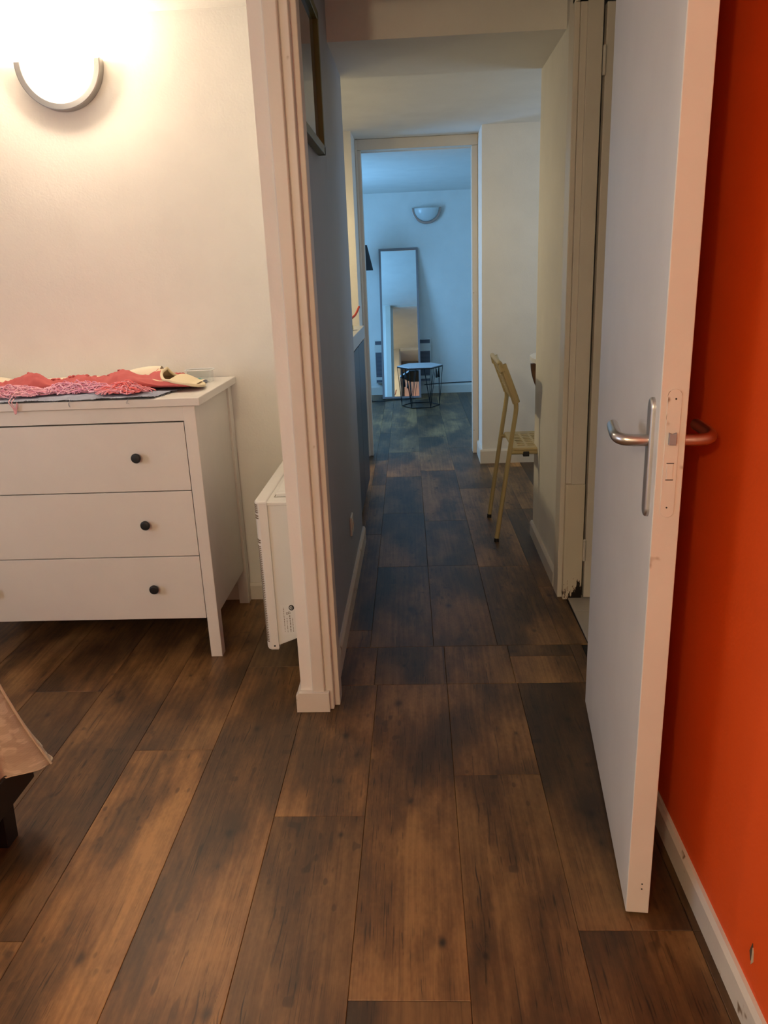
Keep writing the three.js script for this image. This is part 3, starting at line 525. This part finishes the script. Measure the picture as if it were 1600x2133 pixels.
// ---------------------------------------------------------------- heater on the partition
{
  const t = thing('wall_heater', 'white electric panel heater mounted on the partition beside the dresser', 'heater', [-0.404, 0, -2.36]);
  // local: -x is the front, z=0 near end, -z away
  const Lz = -0.58;
  mesh('front_casing', (() => { const s = new THREE.Shape([[-0.098, 0], [-0.124, 0], [-0.134, 0.006], [-0.141, 0.020], [-0.141, -Lz], [-0.098, -Lz]].map(p => new THREE.Vector2(p[0], p[1]))); const g = new THREE.ExtrudeGeometry(s, { depth: 0.532 - 0.012, bevelEnabled: true, bevelThickness: 0.006, bevelSize: 0.006, bevelOffset: -0.006, bevelSegments: 3 }); g.rotateX(-Math.PI / 2); g.translate(0, 0.126, 0); return metricUV(g); })(), mPlastic, t);
  mesh('rear_body', (() => { const g = extr([[-0.099, 0.135], [-0.004, 0.172], [-0.004, 0.636], [-0.099, 0.640]], -Lz - 0.012, 0.003, 2); g.translate(0, 0, Lz + 0.006); return g; })(), mPlastic, t);
  mesh('top_cover', bx(-0.118, -0.004, 0.634, 0.648, Lz + 0.004, -0.004, 0.004, 2), mPlastic, t);
  const cp = mesh('control_panel', bx(-0.078, -0.014, 0.644, 0.660, -0.40, -0.070, 0.003, 2), mPlastic, t); cp.userData.label = 'raised control panel on the top';
  mesh('control_seam', merge([bx(-0.084, -0.081, 0.6475, 0.6486, -0.40, -0.062), bx(-0.084, -0.008, 0.6475, 0.6486, -0.064, -0.0605)]), std({ color: lin(0.24, 0.2, 0.14), roughness: 0.8 }), t);
  mesh('rocker_switch', bx(-0.045, -0.020, 0.658, 0.6625, -0.17, -0.09, 0.001), std({ color: lin(0.55, 0.48, 0.34), roughness: 0.5 }), t);
  // louvre slots cut in the front
  const slots = []; const slot = (y, h, z0 = 0.0035, z1 = -0.0185, d = 0.0012) => { // a slot that wraps the chamfered corner
    slots.push(extr([[-0.1285 - d, -0.0025], [-0.1345 - d, -0.0055], [-0.1415 - d * 0.3, -0.0195], [-0.1385, -0.0195], [-0.1320, -0.0068], [-0.1270, -0.0040]].map(p => [p[0], -p[1]]), h, 0, 1).rotateX(-Math.PI / 2).translate(0, y, 0));
    for (const z of [-0.16, -0.30, -0.44]) slots.push(bx(-0.1415 - d, -0.139, y, y + h, z - 0.06, z + (z > -0.2 ? 0.12 : 0.06)));
  };
  for (let i = 0; i < 54; i++) { const y = 0.150 + i * 0.0065; slot(y, 0.0030); }
  for (const y of [0.508, 0.592]) { slot(y, 0.0045); slot(y + 0.008, 0.0045); }
  for (let i = 0; i < 5; i++) slot(0.612 + i * 0.0065, 0.0034);
  mesh('grille', merge(slots), std({ color: lin(0.20, 0.15, 0.10), roughness: 0.9 }), t);
  mesh('screw', new THREE.CylinderGeometry(0.0032, 0.0032, 0.002, 12).rotateX(Math.PI / 2).translate(-0.112, 0.136, 0.0), mBlack, t);
  // rating label, printed on the end plate
  const cv = document.createElement('canvas'); cv.width = 256; cv.height = 512; const c = cv.getContext('2d');
  c.fillStyle = '#fcfcfc'; c.fillRect(0, 0, 256, 512); c.fillStyle = '#1b130c'; c.beginPath(); c.ellipse(165, 60, 40, 46, 0, 0, 7); c.fill();
  c.strokeStyle = '#fcfcfc'; c.lineWidth = 9; c.beginPath(); c.arc(165, 60, 24, 0.9, 5.2); c.stroke(); c.beginPath(); c.moveTo(150, 62); c.lineTo(182, 62); c.stroke();
  c.strokeStyle = '#6b5233'; c.lineWidth = 5; c.strokeRect(82, 140, 24, 30); c.strokeRect(114, 130, 24, 30); c.fillStyle = '#6b5233';
  seed = 8; for (let k = 0; k < 4; k++) { let y = 60 + 40 * (k % 2) + (k ? 130 : 0); while (y < 470) { const h = rr(5, 22); c.fillRect(40 + k * 42 + rr(-1, 1), y, k === 2 ? 14 : 8, h); y += h + rr(5, 16); } }
  const tx = new THREE.CanvasTexture(cv); tx.colorSpace = THREE.SRGBColorSpace;
  const lg = new THREE.BoxGeometry(0.058, 0.112, 0.0008); lg.translate(-0.054, 0.232, -0.0058); lg.rotateZ(0);
  mesh('rating_label', lg, std({ map: tx, color: lin(0.76, 0.73, 0.67), roughness: 0.38 }), t);
}

// ---------------------------------------------------------------- hall wall: picture and socket
{
  const t = thing('framed_picture', 'green framed glazed picture hanging high on the grey hall wall', 'picture', [-0.312, 1.92, -2.50]);
  const mF = std({ color: lin(0.115, 0.115, 0.022), roughness: 0.4 }); const W = 0.245, H = 0.205, b = 0.026, d = 0.026;
  mesh('frame_rail', bx(0.001, d, H - b, H, -W, W, 0.002), mF, t); mesh('frame_rail', bx(0.001, d, -H, -H + b, -W, W, 0.002), mF, t);
  mesh('frame_rail', bx(0.001, d, -H, H, -W, -W + b, 0.002), mF, t); mesh('frame_rail', bx(0.001, d, -H, H, W - b, W, 0.002), mF, t);
  const pr = dataTex(128, 128, (u, v) => { const n = fbm(u * 6, v * 6, 4, 4); return [0.30 + 0.12 * n, 0.30 + 0.10 * n, 0.28 + 0.1 * n]; });
  mesh('print', bx(0.004, 0.010, -H + b, H - b, -W + b, W - b), std({ map: pr, roughness: 0.9 }), t);
  mesh('glass', new THREE.PlaneGeometry(2 * (W - b), 2 * (H - b)).rotateY(Math.PI / 2).translate(0.013, 0, 0), new THREE.MeshPhysicalMaterial({ color: lin(1, 1, 1), transmission: 1, roughness: 0.01, thickness: 0, ior: 1.52 }), t);
}
{
  const t = thing('wall_socket', 'white socket plate low on the grey hall wall', 'socket', [-0.312, 0.305, -3.16]);
  mesh('plate', bx(0, 0.009, -0.042, 0.042, -0.042, 0.042, 0.004, 3), mPlastic, t);
  mesh('socket_ring', new THREE.TorusGeometry(0.021, 0.0025, 8, 28).rotateY(Math.PI / 2).translate(0.009, 0, 0), mPlastic, t);
  mesh('socket_well', new THREE.CylinderGeometry(0.020, 0.020, 0.002, 24).rotateZ(Math.PI / 2).translate(0.0085, 0, 0), std({ color: lin(0.5, 0.48, 0.44), roughness: 0.6 }), t);
}

// ---------------------------------------------------------------- kitchen unit at the left of the middle room
{
  const t = thing('base_cabinet', 'dark blue kitchen base cabinet beyond the grey hall wall', 'cabinet', [-0.33, 0, -4.33]);
  const mB = std({ color: lin(0.035, 0.045, 0.075), roughness: 0.35 });
  mesh('carcass', bx(-0.60, -0.020, 0.08, 0.965, -0.45, 0.44, 0.002), std({ color: lin(0.05, 0.05, 0.06), roughness: 0.6 }), t);
  mesh('door', bx(-0.018, 0, 0.085, 0.955, -0.45, -0.005, 0.002), mB, t); mesh('door', bx(-0.018, 0, 0.085, 0.955, 0.001, 0.445, 0.002), mB, t);
  mesh('plinth', bx(-0.58, -0.05, 0, 0.08, -0.45, 0.43), mGap, t);
  const w = thing('worktop', 'pale blue grey kitchen worktop with a thick front edge', 'worktop', [-0.33, 0.966, -4.33]);
  mesh('slab', bx(-0.62, 0.006, 0, 0.072, -0.455, 0.450, 0.003), std({ color: lin(0.50, 0.53, 0.56), roughness: 0.35 }), w);
  mesh('edge_strip', bx(-0.006, 0.008, 0.002, 0.070, 0.440, 0.452, 0.001), mTrim, w);
  const s = thing('yellow_sponge', 'yellow sponge lying on the worktop', 'sponge', [-0.395, 1.038, -4.42]);
  mesh('foam', bx(-0.03, 0.03, 0, 0.018, -0.05, 0.05, 0.004), std({ color: lin(0.75, 0.55, 0.06), roughness: 0.95 }), s); mesh('scourer', bx(-0.03, 0.03, 0.018, 0.024, -0.05, 0.05, 0.002), std({ color: lin(0.55, 0.45, 0.05), roughness: 0.95 }), s);
  tag(mesh('red_hose', tube([V(-0.57, 1.046, -4.5), V(-0.50, 1.050, -4.62), V(-0.44, 1.062, -4.74), V(-0.385, 1.095, -4.86), V(-0.362, 1.142, -4.95)], 0.007, 60, 10), std({ color: lin(0.55, 0.06, 0.03), roughness: 0.45 })), 'thin red hose curving up above the worktop', 'hose');
}
{ // lamp over the worktop, hidden by the hall wall
  const t = thing('cupboard_lamp', 'warm lamp hanging over the kitchen worktop', 'lamp', [-1.15, 1.75, -4.55]);
  mesh('shade', new THREE.LatheGeometry([[0.03, 0.12], [0.09, 0.07], [0.13, 0]].map(p => new THREE.Vector2(...p)), 28), std({ color: lin(0.8, 0.75, 0.6), roughness: 0.6, side: THREE.DoubleSide }), t);
  mesh('cord', rod(V(0, 0.12, 0), V(0, 0.465, 0), 0.003), mBlack, t);
  mesh('bulb', new THREE.SphereGeometry(0.035, 18, 12).translate(0, -0.02, 0), std({ color: lin(1, 0.9, 0.7), emissive: lin(1, 0.75, 0.4), emissiveIntensity: 3 }), t);
  const L = new THREE.PointLight(KITCHEN_WARM, KITCHEN_CD, 0, 2); L.position.set(0, -0.02, 0); L.castShadow = true; L.shadow.radius = 1.8; t.add(L);
}

// ---------------------------------------------------------------- chair and table in the middle room
{
  const t = thing('dining_chair', 'cream yellow chair with a slotted plastic back and tubular legs', 'chair', [0, 0, -3.95]);
  const mT = std({ color: lin(0.46, 0.37, 0.185), roughness: 0.4 }), mS = std({ color: lin(0.50, 0.405, 0.215), roughness: 0.5 });
  const hz = 0.205, r = 0.0115;
  const post = (z) => [V(0.377, 0.012, z), V(0.409, 0.25, z), V(0.443, 0.50, z), V(0.466, 0.66, z), V(0.468, 0.70, z), V(0.458, 0.745, z), V(0.430, 0.82, z), V(0.405, 0.885, z)];
  for (const s of [-1, 1]) { const l = mesh('rear_leg', tube(post(s * hz), r, 50, 12), mT, t); mesh('foot_cap', new THREE.CylinderGeometry(0.0125, 0.0125, 0.02, 12).translate(0.3765, 0.010, s * hz), mBlack, l); }
  for (const s of [-1, 1]) { const l = mesh('front_leg', tube([V(0.79, 0.012, s * hz * 0.97), V(0.77, 0.24, s * hz * 0.95), V(0.755, 0.46, s * hz * 0.93)], r, 20, 12), mT, t); mesh('foot_cap', new THREE.CylinderGeometry(0.0125, 0.0125, 0.02, 12).translate(0.79, 0.010, s * hz * 0.97), mBlack, l); }
  mesh('side_rail', rod(V(0.440, 0.466, hz * 0.98), V(0.76, 0.462, hz * 0.93), 0.011), mT, t); mesh('side_rail', rod(V(0.440, 0.466, -hz * 0.98), V(0.76, 0.462, -hz * 0.93), 0.011), mT, t);
  // slotted back shell: local plane, bent round the posts, with slots
  const sh = new THREE.Shape(); const BW = 0.222, B0 = 0, B1 = 0.205; sh.moveTo(-BW, B0); sh.lineTo(BW, B0); sh.lineTo(BW, B1 - 0.04); sh.quadraticCurveTo(BW, B1, BW - 0.04, B1); sh.lineTo(-BW + 0.04, B1); sh.quadraticCurveTo(-BW, B1, -BW, B1 - 0.04); sh.lineTo(-BW, B0);
  for (let i = 0; i < 5; i++) for (let j = 0; j < 4; j++) { const h = new THREE.Path(), x = -0.155 + j * 0.1033, y = 0.032 + i * 0.030; h.moveTo(x - 0.038, y - 0.006); h.lineTo(x + 0.038, y - 0.006); h.absarc(x + 0.038, y, 0.006, -Math.PI / 2, Math.PI / 2); h.lineTo(x - 0.038, y + 0.006); h.absarc(x - 0.038, y, 0.006, Math.PI / 2, Math.PI * 1.5); sh.holes.push(h); }
  const bg = new THREE.ExtrudeGeometry(sh, { depth: 0.014, bevelEnabled: false, curveSegments: 6 });
  bg.translate(0, 0, -0.007); bg.rotateY(Math.PI / 2); bg.rotateZ(0.375); bg.translate(0.468, 0.712, 0);
  const back = mesh('backrest', bg, mS, t);
  for (const s of [-1, 1]) { const p = post(s * hz); mesh('sleeve', tube([p[4].clone().add(V(0.001, 0.012, 0)), p[5], p[6], p[7].clone().add(V(-0.004, 0.012, 0))], 0.0185, 20, 12), mS, back); }
  mesh('top_bead', tube([V(0.402, 0.862, -BW), V(0.392, 0.898, -BW + 0.025), V(0.388, 0.903, -BW + 0.06), V(0.388, 0.903, BW - 0.06), V(0.392, 0.898, BW - 0.025), V(0.402, 0.862, BW)], 0.012, 50, 10), mS, back);
  // seat with slots
  const ss = new THREE.Shape(); const sw = 0.20; ss.moveTo(0.455, -sw + 0.02); ss.quadraticCurveTo(0.455, -sw, 0.475, -sw); ss.lineTo(0.80, -sw); ss.quadraticCurveTo(0.84, -sw, 0.84, -sw + 0.04); ss.lineTo(0.84, sw - 0.04); ss.quadraticCurveTo(0.84, sw, 0.80, sw); ss.lineTo(0.475, sw); ss.quadraticCurveTo(0.455, sw, 0.455, sw - 0.02); ss.lineTo(0.455, -sw + 0.02);
  for (let i = 0; i < 6; i++) for (let j = 0; j < 8; j++) { const h = new THREE.Path(), x = 0.505 + i * 0.048, y = -0.135 + j * 0.0386; h.moveTo(x - 0.011, y - 0.009); h.lineTo(x + 0.011, y - 0.009); h.absarc(x + 0.011, y, 0.009, -Math.PI / 2, Math.PI / 2); h.lineTo(x - 0.011, y + 0.009); h.absarc(x - 0.011, y, 0.009, Math.PI / 2, Math.PI * 1.5); ss.holes.push(h); }
  const sg = new THREE.ExtrudeGeometry(ss, { depth: 0.012, bevelEnabled: false, curveSegments: 6 }); sg.rotateX(Math.PI / 2); sg.translate(0, 0.486, 0);
  const seat = mesh('seat', sg, mS, t); mesh('seat_lip', tube([V(0.458, 0.480, -sw + 0.01), V(0.475, 0.480, -sw), V(0.64, 0.480, -sw), V(0.80, 0.480, -sw), V(0.836, 0.480, -sw + 0.03), V(0.84, 0.480, 0), V(0.836, 0.480, sw - 0.03), V(0.80, 0.480, sw), V(0.64, 0.480, sw), V(0.475, 0.480, sw), V(0.458, 0.480, sw - 0.01)], 0.0075, 90, 8), mS, seat);
  mesh('seat_clip', bx(0.505, 0.535, 0.445, 0.470, hz - 0.02, hz + 0.008, 0.003), mBlack, t);
}
{
  const t = thing('dining_table', 'table with pale top and curved brown drop leaf behind the hall wall', 'table', [0.62, 0, -4.33]);
  const top = new THREE.Shape(); top.moveTo(0.0, -0.10); top.quadraticCurveTo(-0.012, 0, 0, 0.10); top.quadraticCurveTo(0.06, 0.36, 0.38, 0.38); top.lineTo(1.1, 0.38); top.lineTo(1.1, -0.38); top.lineTo(0.38, -0.38); top.quadraticCurveTo(0.06, -0.36, 0, -0.10);
  mesh('table_top', new THREE.ExtrudeGeometry(top, { depth: 0.020, bevelEnabled: true, bevelThickness: 0.002, bevelSize: 0.002, bevelSegments: 2 }).rotateX(Math.PI / 2).translate(0.009, 0.862, 0), mWhiteLacquer, t);
  const lf = new THREE.Shape(); lf.moveTo(-0.010, 0.836); lf.quadraticCurveTo(-0.008, 0.77, 0.026, 0.70); lf.quadraticCurveTo(0.10, 0.58, 0.38, 0.56); lf.lineTo(0.6, 0.56); lf.lineTo(0.6, 0.836);
  mesh('drop_leaf', new THREE.ExtrudeGeometry(lf, { depth: 0.02, bevelEnabled: true, bevelThickness: 0.002, bevelSize: 0.002, bevelSegments: 1 }).translate(0, 0, 0.06), std({ map: boards[2], color: lin(0.75, 0.6, 0.45), roughness: 0.5 }), t);
  for (const [x, z] of [[0.42, -0.3], [0.42, 0.3], [1.0, -0.3], [1.0, 0.3]]) mesh('leg', bx(x - 0.02, x + 0.02, 0, 0.84, z - 0.02, z + 0.02, 0.003), mWhiteLacquer, t);
}

// ---------------------------------------------------------------- far room
{ // leaning mirror
  const Hm = 1.615, Wm = 0.425, b = 0.022, tilt = Math.atan2(0.345, 1.575);
  const t = thing('leaning_mirror', 'tall narrow mirror in a thin grey frame leaning against the far wall', 'mirror', [-0.192, 0.008, -8.465]); t.rotation.x = -tilt;
  const mF = std({ color: lin(0.26, 0.22, 0.22), roughness: 0.4, metalness: 0.2 });
  mesh('frame_rail', bx(-Wm / 2, Wm / 2, 0, b, -0.03, 0, 0.002), mF, t); mesh('frame_rail', bx(-Wm / 2, Wm / 2, Hm - b, Hm, -0.03, 0, 0.002), mF, t);
  mesh('frame_rail', bx(-Wm / 2, -Wm / 2 + b, b, Hm - b, -0.03, 0, 0.002), mF, t); mesh('frame_rail', bx(Wm / 2 - b, Wm / 2, b, Hm - b, -0.03, 0, 0.002), mF, t);
  mesh('mirror_glass', bx(-Wm / 2 + b, Wm / 2 - b, b, Hm - b, -0.020, -0.014), std({ color: lin(0.86, 0.88, 0.88), metalness: 1, roughness: 0.015 }), t);
}
{ // convector behind the mirror
  const t = thing('convector_heater', 'white convector with dark grille strips behind the leaning mirror', 'heater', [-0.175, 0.14, -8.83]);
  const mD = std({ color: lin(0.11, 0.11, 0.13), roughness: 0.6 });
  mesh('casing', bx(-0.315, 0.315, 0, 0.475, 0.02, 0.075, 0.005, 2), mPlastic, t);
  for (const [y0, y1] of [[0.43, 0.470], [0.072, 0.345], [0.010, 0.038]]) { const p = mesh('grille', bx(-0.305, 0.305, y0, y1, 0.068, 0.077, 0.001, 1), mD, t); const n = Math.max(2, Math.round((y1 - y0) / 0.014)); const sl = []; for (let i = 0; i < n; i++) { const y = y0 + (i + 0.5) * (y1 - y0) / n; sl.push(bx(-0.300, 0.300, y - 0.0016, y + 0.0016, 0.076, 0.081)); } mesh('grille_bar', merge(sl), std({ color: lin(0.22, 0.22, 0.25), roughness: 0.5 }), p); }
  mesh('bracket', bx(-0.28, 0.28, 0.1, 0.35, 0, 0.022), mD, t);
}
{ // wire table
  const t = thing('wire_side_table', 'hexagonal white-topped side table on a black wire cage base', 'side table', [0.012, 0, -8.0], 0.02);
  const Rt = 0.232, Rb = 0.195, yT = 0.402; const hex = (R, k) => [Math.cos(k * Math.PI / 3) * R, Math.sin(k * Math.PI / 3) * R];
  const s = new THREE.Shape(); for (let k = 0; k < 6; k++) { const p = hex(Rt, k); k ? s.lineTo(...p) : s.moveTo(...p); }
  mesh('table_top', new THREE.ExtrudeGeometry(s, { depth: 0.006, bevelEnabled: true, bevelThickness: 0.001, bevelSize: 0.001, bevelSegments: 1 }).rotateX(-Math.PI / 2).translate(0, yT + 0.008, 0), std({ color: lin(0.62, 0.60, 0.62), roughness: 0.45 }), t);
  const under = new THREE.Shape(); for (let k = 0; k < 6; k++) { const p = hex(Rt + 0.003, k); k ? under.lineTo(...p) : under.moveTo(...p); }
  mesh('tray_rim', new THREE.ExtrudeGeometry(under, { depth: 0.012, bevelEnabled: false }).rotateX(-Math.PI / 2).translate(0, yT - 0.005, 0), mBlackMetal, t);
  for (let k = 0; k < 6; k++) {
    const a = hex(Rt, k), b0 = hex(Rb, k), b1 = hex(Rb, k + 1), am = [(hex(Rt, k)[0] + hex(Rt, k + 1)[0]) / 2, (hex(Rt, k)[1] + hex(Rt, k + 1)[1]) / 2];
    mesh('base_wire', rod(V(b0[0], 0.005, b0[1]), V(b1[0], 0.005, b1[1]), 0.0045, 8), mBlackMetal, t);
    mesh('leg_wire', rod(V(a[0], yT, a[1]), V(b0[0], 0.005, b0[1]), 0.0032, 8), mBlackMetal, t);
    mesh('leg_wire', rod(V(am[0] * 1.0 + (a[0] - am[0]) * 0.35, yT, am[1] + (a[1] - am[1]) * 0.35), V(b0[0], 0.005, b0[1]), 0.0028, 8), mBlackMetal, t);
    mesh('leg_wire', rod(V(am[0] - (a[0] - am[0]) * 0.35, yT, am[1] - (a[1] - am[1]) * 0.35), V(b1[0], 0.005, b1[1]), 0.0028, 8), mBlackMetal, t);
  }
  for (const [x, z] of [[-0.185, 0.06], [-0.15, 0.12], [0.165, 0.10], [0.19, 0.05]]) {
    const g = mesh('tassel', new THREE.LatheGeometry([[0.0005, -0.015], [0.004, -0.02], [0.006, -0.03], [0.0045, -0.036], [0.008, -0.045], [0.012, -0.085], [0.0115, -0.105], [0.0005, -0.107]].map(p => new THREE.Vector2(...p)), 12).translate(x, yT, z), mBlack, t);
    mesh('cord', rod(V(x, yT, z), V(x, yT - 0.02, z), 0.0015, 6), mBlack, g);
  }
}
{ // floor lamp, half hidden by the jamb
  const t = thing('floor_lamp', 'floor lamp with a dark tapered shade at the far doorway edge', 'lamp', [-0.63, 0, -8.35]);
  mesh('shade', new THREE.LatheGeometry([[0.185, 1.365], [0.130, 1.615], [0.127, 1.614], [0.182, 1.366]].map(p => new THREE.Vector2(...p)), 36), std({ color: lin(0.045, 0.04, 0.042), roughness: 0.85, side: THREE.DoubleSide }), t);
  mesh('pole', rod(V(0, 0.02, 0), V(0, 1.5, 0), 0.010), mBlackMetal, t); mesh('base', new THREE.CylinderGeometry(0.12, 0.125, 0.022, 32).translate(0, 0.011, 0), mBlackMetal, t);
  mesh('shade_spider', merge([rod(V(-0.13, 1.5, 0), V(0.13, 1.5, 0), 0.002), rod(V(0, 1.5, -0.13), V(0, 1.5, 0.13), 0.002)]), mBlackMetal, t);
}
tag(mesh('floor_cable', tube([V(-0.60, 0.005, -8.25), V(-0.47, 0.006, -8.34), V(-0.40, 0.010, -8.30), V(-0.31, 0.006, -8.38), V(-0.22, 0.006, -8.41), V(-0.15, 0.012, -8.40), V(-0.12, 0.006, -8.45), V(-0.05, 0.006, -8.50)], 0.005, 60, 8), mBlack), 'black cable lying on the floor at the foot of the mirror', 'cable');
tag(mesh('wall_cable', tube([V(0.06, 0.10, -8.824), V(0.3, 0.112, -8.823), V(0.6, 0.117, -8.823), V(0.9, 0.119, -8.823), V(1.3, 0.122, -8.823)], 0.0045, 40, 8), mBlack), 'black cable running along the top of the far baseboard', 'cable');
{ // window in the left wall of the far room
  const w = thing('window_1', 'daylit window in the left wall of the far room', null, [-1.68, 1.25, -7.1]); w.userData.kind = 'structure';
  const W = 0.65, H = 0.5;
  mesh('window_frame', merge([bx(-0.03, 0.03, H - 0.05, H, -W, W, 0.004), bx(-0.03, 0.03, -H, -H + 0.05, -W, W, 0.004), bx(-0.03, 0.03, -H, H, -W, -W + 0.05, 0.004), bx(-0.03, 0.03, -H, H, W - 0.05, W, 0.004), bx(-0.03, 0.03, -H, H, -0.04, 0.04, 0.004)]), mTrim, w);
  for (const s of [-1, 1]) mesh('pane', bx(-0.012, -0.006, -H + 0.05, H - 0.05, s > 0 ? 0.04 : -W + 0.05, s > 0 ? W - 0.05 : -0.04), std({ color: lin(0.5, 0.6, 0.7), roughness: 0.2, emissive: DAYLIGHT, emissiveIntensity: 1.0 }), w);
  const L = new THREE.RectAreaLight(DAYLIGHT, WINDOW_POWER, 1.2, 0.9); L.position.set(0.035, 0, 0); L.rotation.y = -Math.PI / 2; w.add(L);
}

// ---------------------------------------------------------------- bed corner
{
  const t = thing('bed', 'black bed frame corner standing at the lower left', 'bed', [-1.03, 0, -1.675]);
  mesh('side_rail', bx(-0.035, 0, 0.120, 0.205, 0, 1.95, 0.003), mBlack, t); mesh('end_rail', bx(-1.4, -0.035, 0.120, 0.205, 0, 0.035, 0.003), mBlack, t);
  mesh('side_rail', bx(-1.4, -1.365, 0.120, 0.205, 0.036, 1.95, 0.003), mBlack, t); mesh('end_rail', bx(-1.365, -0.036, 0.120, 0.205, 1.915, 1.949, 0.003), mBlack, t);
  for (const [x, z] of [[-0.05, 0.075], [-1.35, 0.075], [-0.05, 1.87], [-1.35, 1.87]]) mesh('leg', extr([[-0.022, 0], [0.022, 0], [0.028, 0.121], [-0.028, 0.121]], 0.05, 0.002).translate(x, 0, z), mBlack, t);
  mesh('slat_base', bx(-1.365, -0.036, 0.16, 0.20, 0.036, 1.914), mGap, t);
  const m = thing('mattress', 'mattress on the black bed frame under the quilt', 'mattress', [-1.73, 0.206, -0.70]);
  mesh('mattress_body', bx(-0.655, 0.655, 0.0, 0.295, -0.93, 0.93, 0.05, 4), mWhiteLacquer, m);
  // quilt
  const qt = dataTex(512, 512, (u, v) => { const n = wrapN(u, v, 14, 3, 3), p = wrapN(u, v, 26, 8, 2), q = sstep(0.52, 0.60, p) * 0.55, f = 0.5 + 0.5 * Math.sin(u * 512 * 0.6) * Math.sin(v * 512 * 0.6); const b = [0.80, 0.76, 0.68], d = [0.92, 0.89, 0.82], e = [0.72, 0.66, 0.59]; const r = sstep(0.56, 0.64, n) * 0.6; return [0, 1, 2].map(c => mix(mix(b[c], d[c], q), e[c], r) * (0.96 + 0.05 * f)); });
  const mQ = std({ map: qt, roughness: 0.95, side: THREE.DoubleSide, color: lin(1, 1, 1) });
  const cxr = -1.045, czr = -1.645, top = 0.54, rad = 0.085, hem = 0.195; // corner of the sleeping surface
  // s: along the edge from the near end of the right side, round the corner, to the far left; d: drop from the middle of the bed to the hem
  const path = (s) => { // centre line of the edge and outward normal
    const L1 = 1.75 - rad, arc = rad * Math.PI / 2, L2 = 1.3 - rad; const x = s * (L1 + arc + L2);
    if (x < L1) return [cxr, 0.095 - x, 1, 0, 0]; if (x < L1 + arc) { const a = (x - L1) / rad; return [cxr - rad + rad * Math.cos(a), czr + rad - rad * Math.sin(a), Math.cos(a), -Math.sin(a), Math.sin(2 * a)]; }
    return [cxr - rad - (x - L1 - arc), czr, 0, -1, 0];
  };
  const quilt = surf(260, 36, (u, v) => {
    const [px, pz, nx, nz, corner] = path(u); const L = 0.5 * (3.1 - 2 * rad + rad * 1.57); const inX = cxr - 0.66, inZ = -0.7;
    if (v < 0.35) { const q = v / 0.35; const ex = px - nx * 0.06, ez = pz - nz * 0.06; const x = mix(inX, ex, q), z = mix(mix(inZ, ez, 0.85), ez, q); return [x, top + 0.012 * fbm(x * 8, z * 8, 3, 3) - 0.004, z]; }
    const q = (v - 0.35) / 0.65, a = clamp(q / 0.3) * Math.PI / 2; const drop = Math.max(0, (q - 0.22) / 0.78);
    const fold = 0.016 * Math.sin(u * 78 + 2 * fbm(u * 30, 1, 7, 2)) * drop + 0.010 * (fbm(u * 60, q * 3, 17, 3) - 0.5) * q; const flare = 0.020 * drop + corner * (0.034 * drop + 0.040 * drop * drop) + corner * 0.016 * Math.sin(nx * 14 + 1.2) * drop + fold;
    const out = -0.06 + 0.06 * Math.sin(a) + flare; const hm = hem - 0.030 * corner + 0.010 * Math.sin(u * 45 + 1); const yy = q < 0.3 ? top - 0.05 * (1 - Math.cos(a)) : mix(top - 0.05, hm, (q - 0.3) / 0.7);
    return [px + nx * out, yy + 0.004 * fbm(u * 40, q * 6, 9, 2), pz + nz * out];
  });
  { const p = quilt.attributes.position, uv = quilt.attributes.uv; for (let i = 0; i < p.count; i++) uv.setXY(i, uv.getX(i) * 9, uv.getY(i) * 2.4); }
  const q = thing('quilt', 'beige patterned quilt draped over the bed corner', 'quilt');
  mesh('cover', quilt, mQ, q);
  const seamPts = []; for (let j = 16; j <= 36; j++) { const k = 147 * 37 + j, p = quilt.attributes.position, n = quilt.attributes.normal; seamPts.push(V(p.getX(k) + 0.002, p.getY(k), p.getZ(k))); }
  mesh('seam', tube(seamPts, 0.0035, 50, 7), mQ, q);
  const hemPts = []; const pp = quilt.attributes.position; for (let i = 0; i <= 260; i += 2) { const k = i * 37 + 36; hemPts.push(V(pp.getX(k), pp.getY(k), pp.getZ(k))); }
  mesh('hem', tube(hemPts, 0.0025, 300, 6), mQ, q);
}
{ // chipped paint low on the orange wall
  const t = thing('paint_chip', 'dark sliver of peeling paint above the baseboard on the orange wall', 'paint chip', [xOr, 0.145, -1.115]);
  mesh('peeled_flake', extr([[0, -0.02], [0.006, -0.012], [0.004, 0.004], [0.0, 0.02], [-0.004, 0.0]], 0.002, 0.0004, 1).rotateY(-Math.PI / 2 + 0.5), std({ color: lin(0.08, 0.05, 0.03), roughness: 0.8 }), t);
  mesh('bare_plaster', extr([[0.003, -0.026], [0.010, -0.014], [0.007, 0.006], [0.003, 0.012]], 0.0015, 0.0003, 1).rotateY(-Math.PI / 2), std({ color: lin(0.55, 0.42, 0.28), roughness: 0.9 }), t);
}

renderer.render(scene, camera);
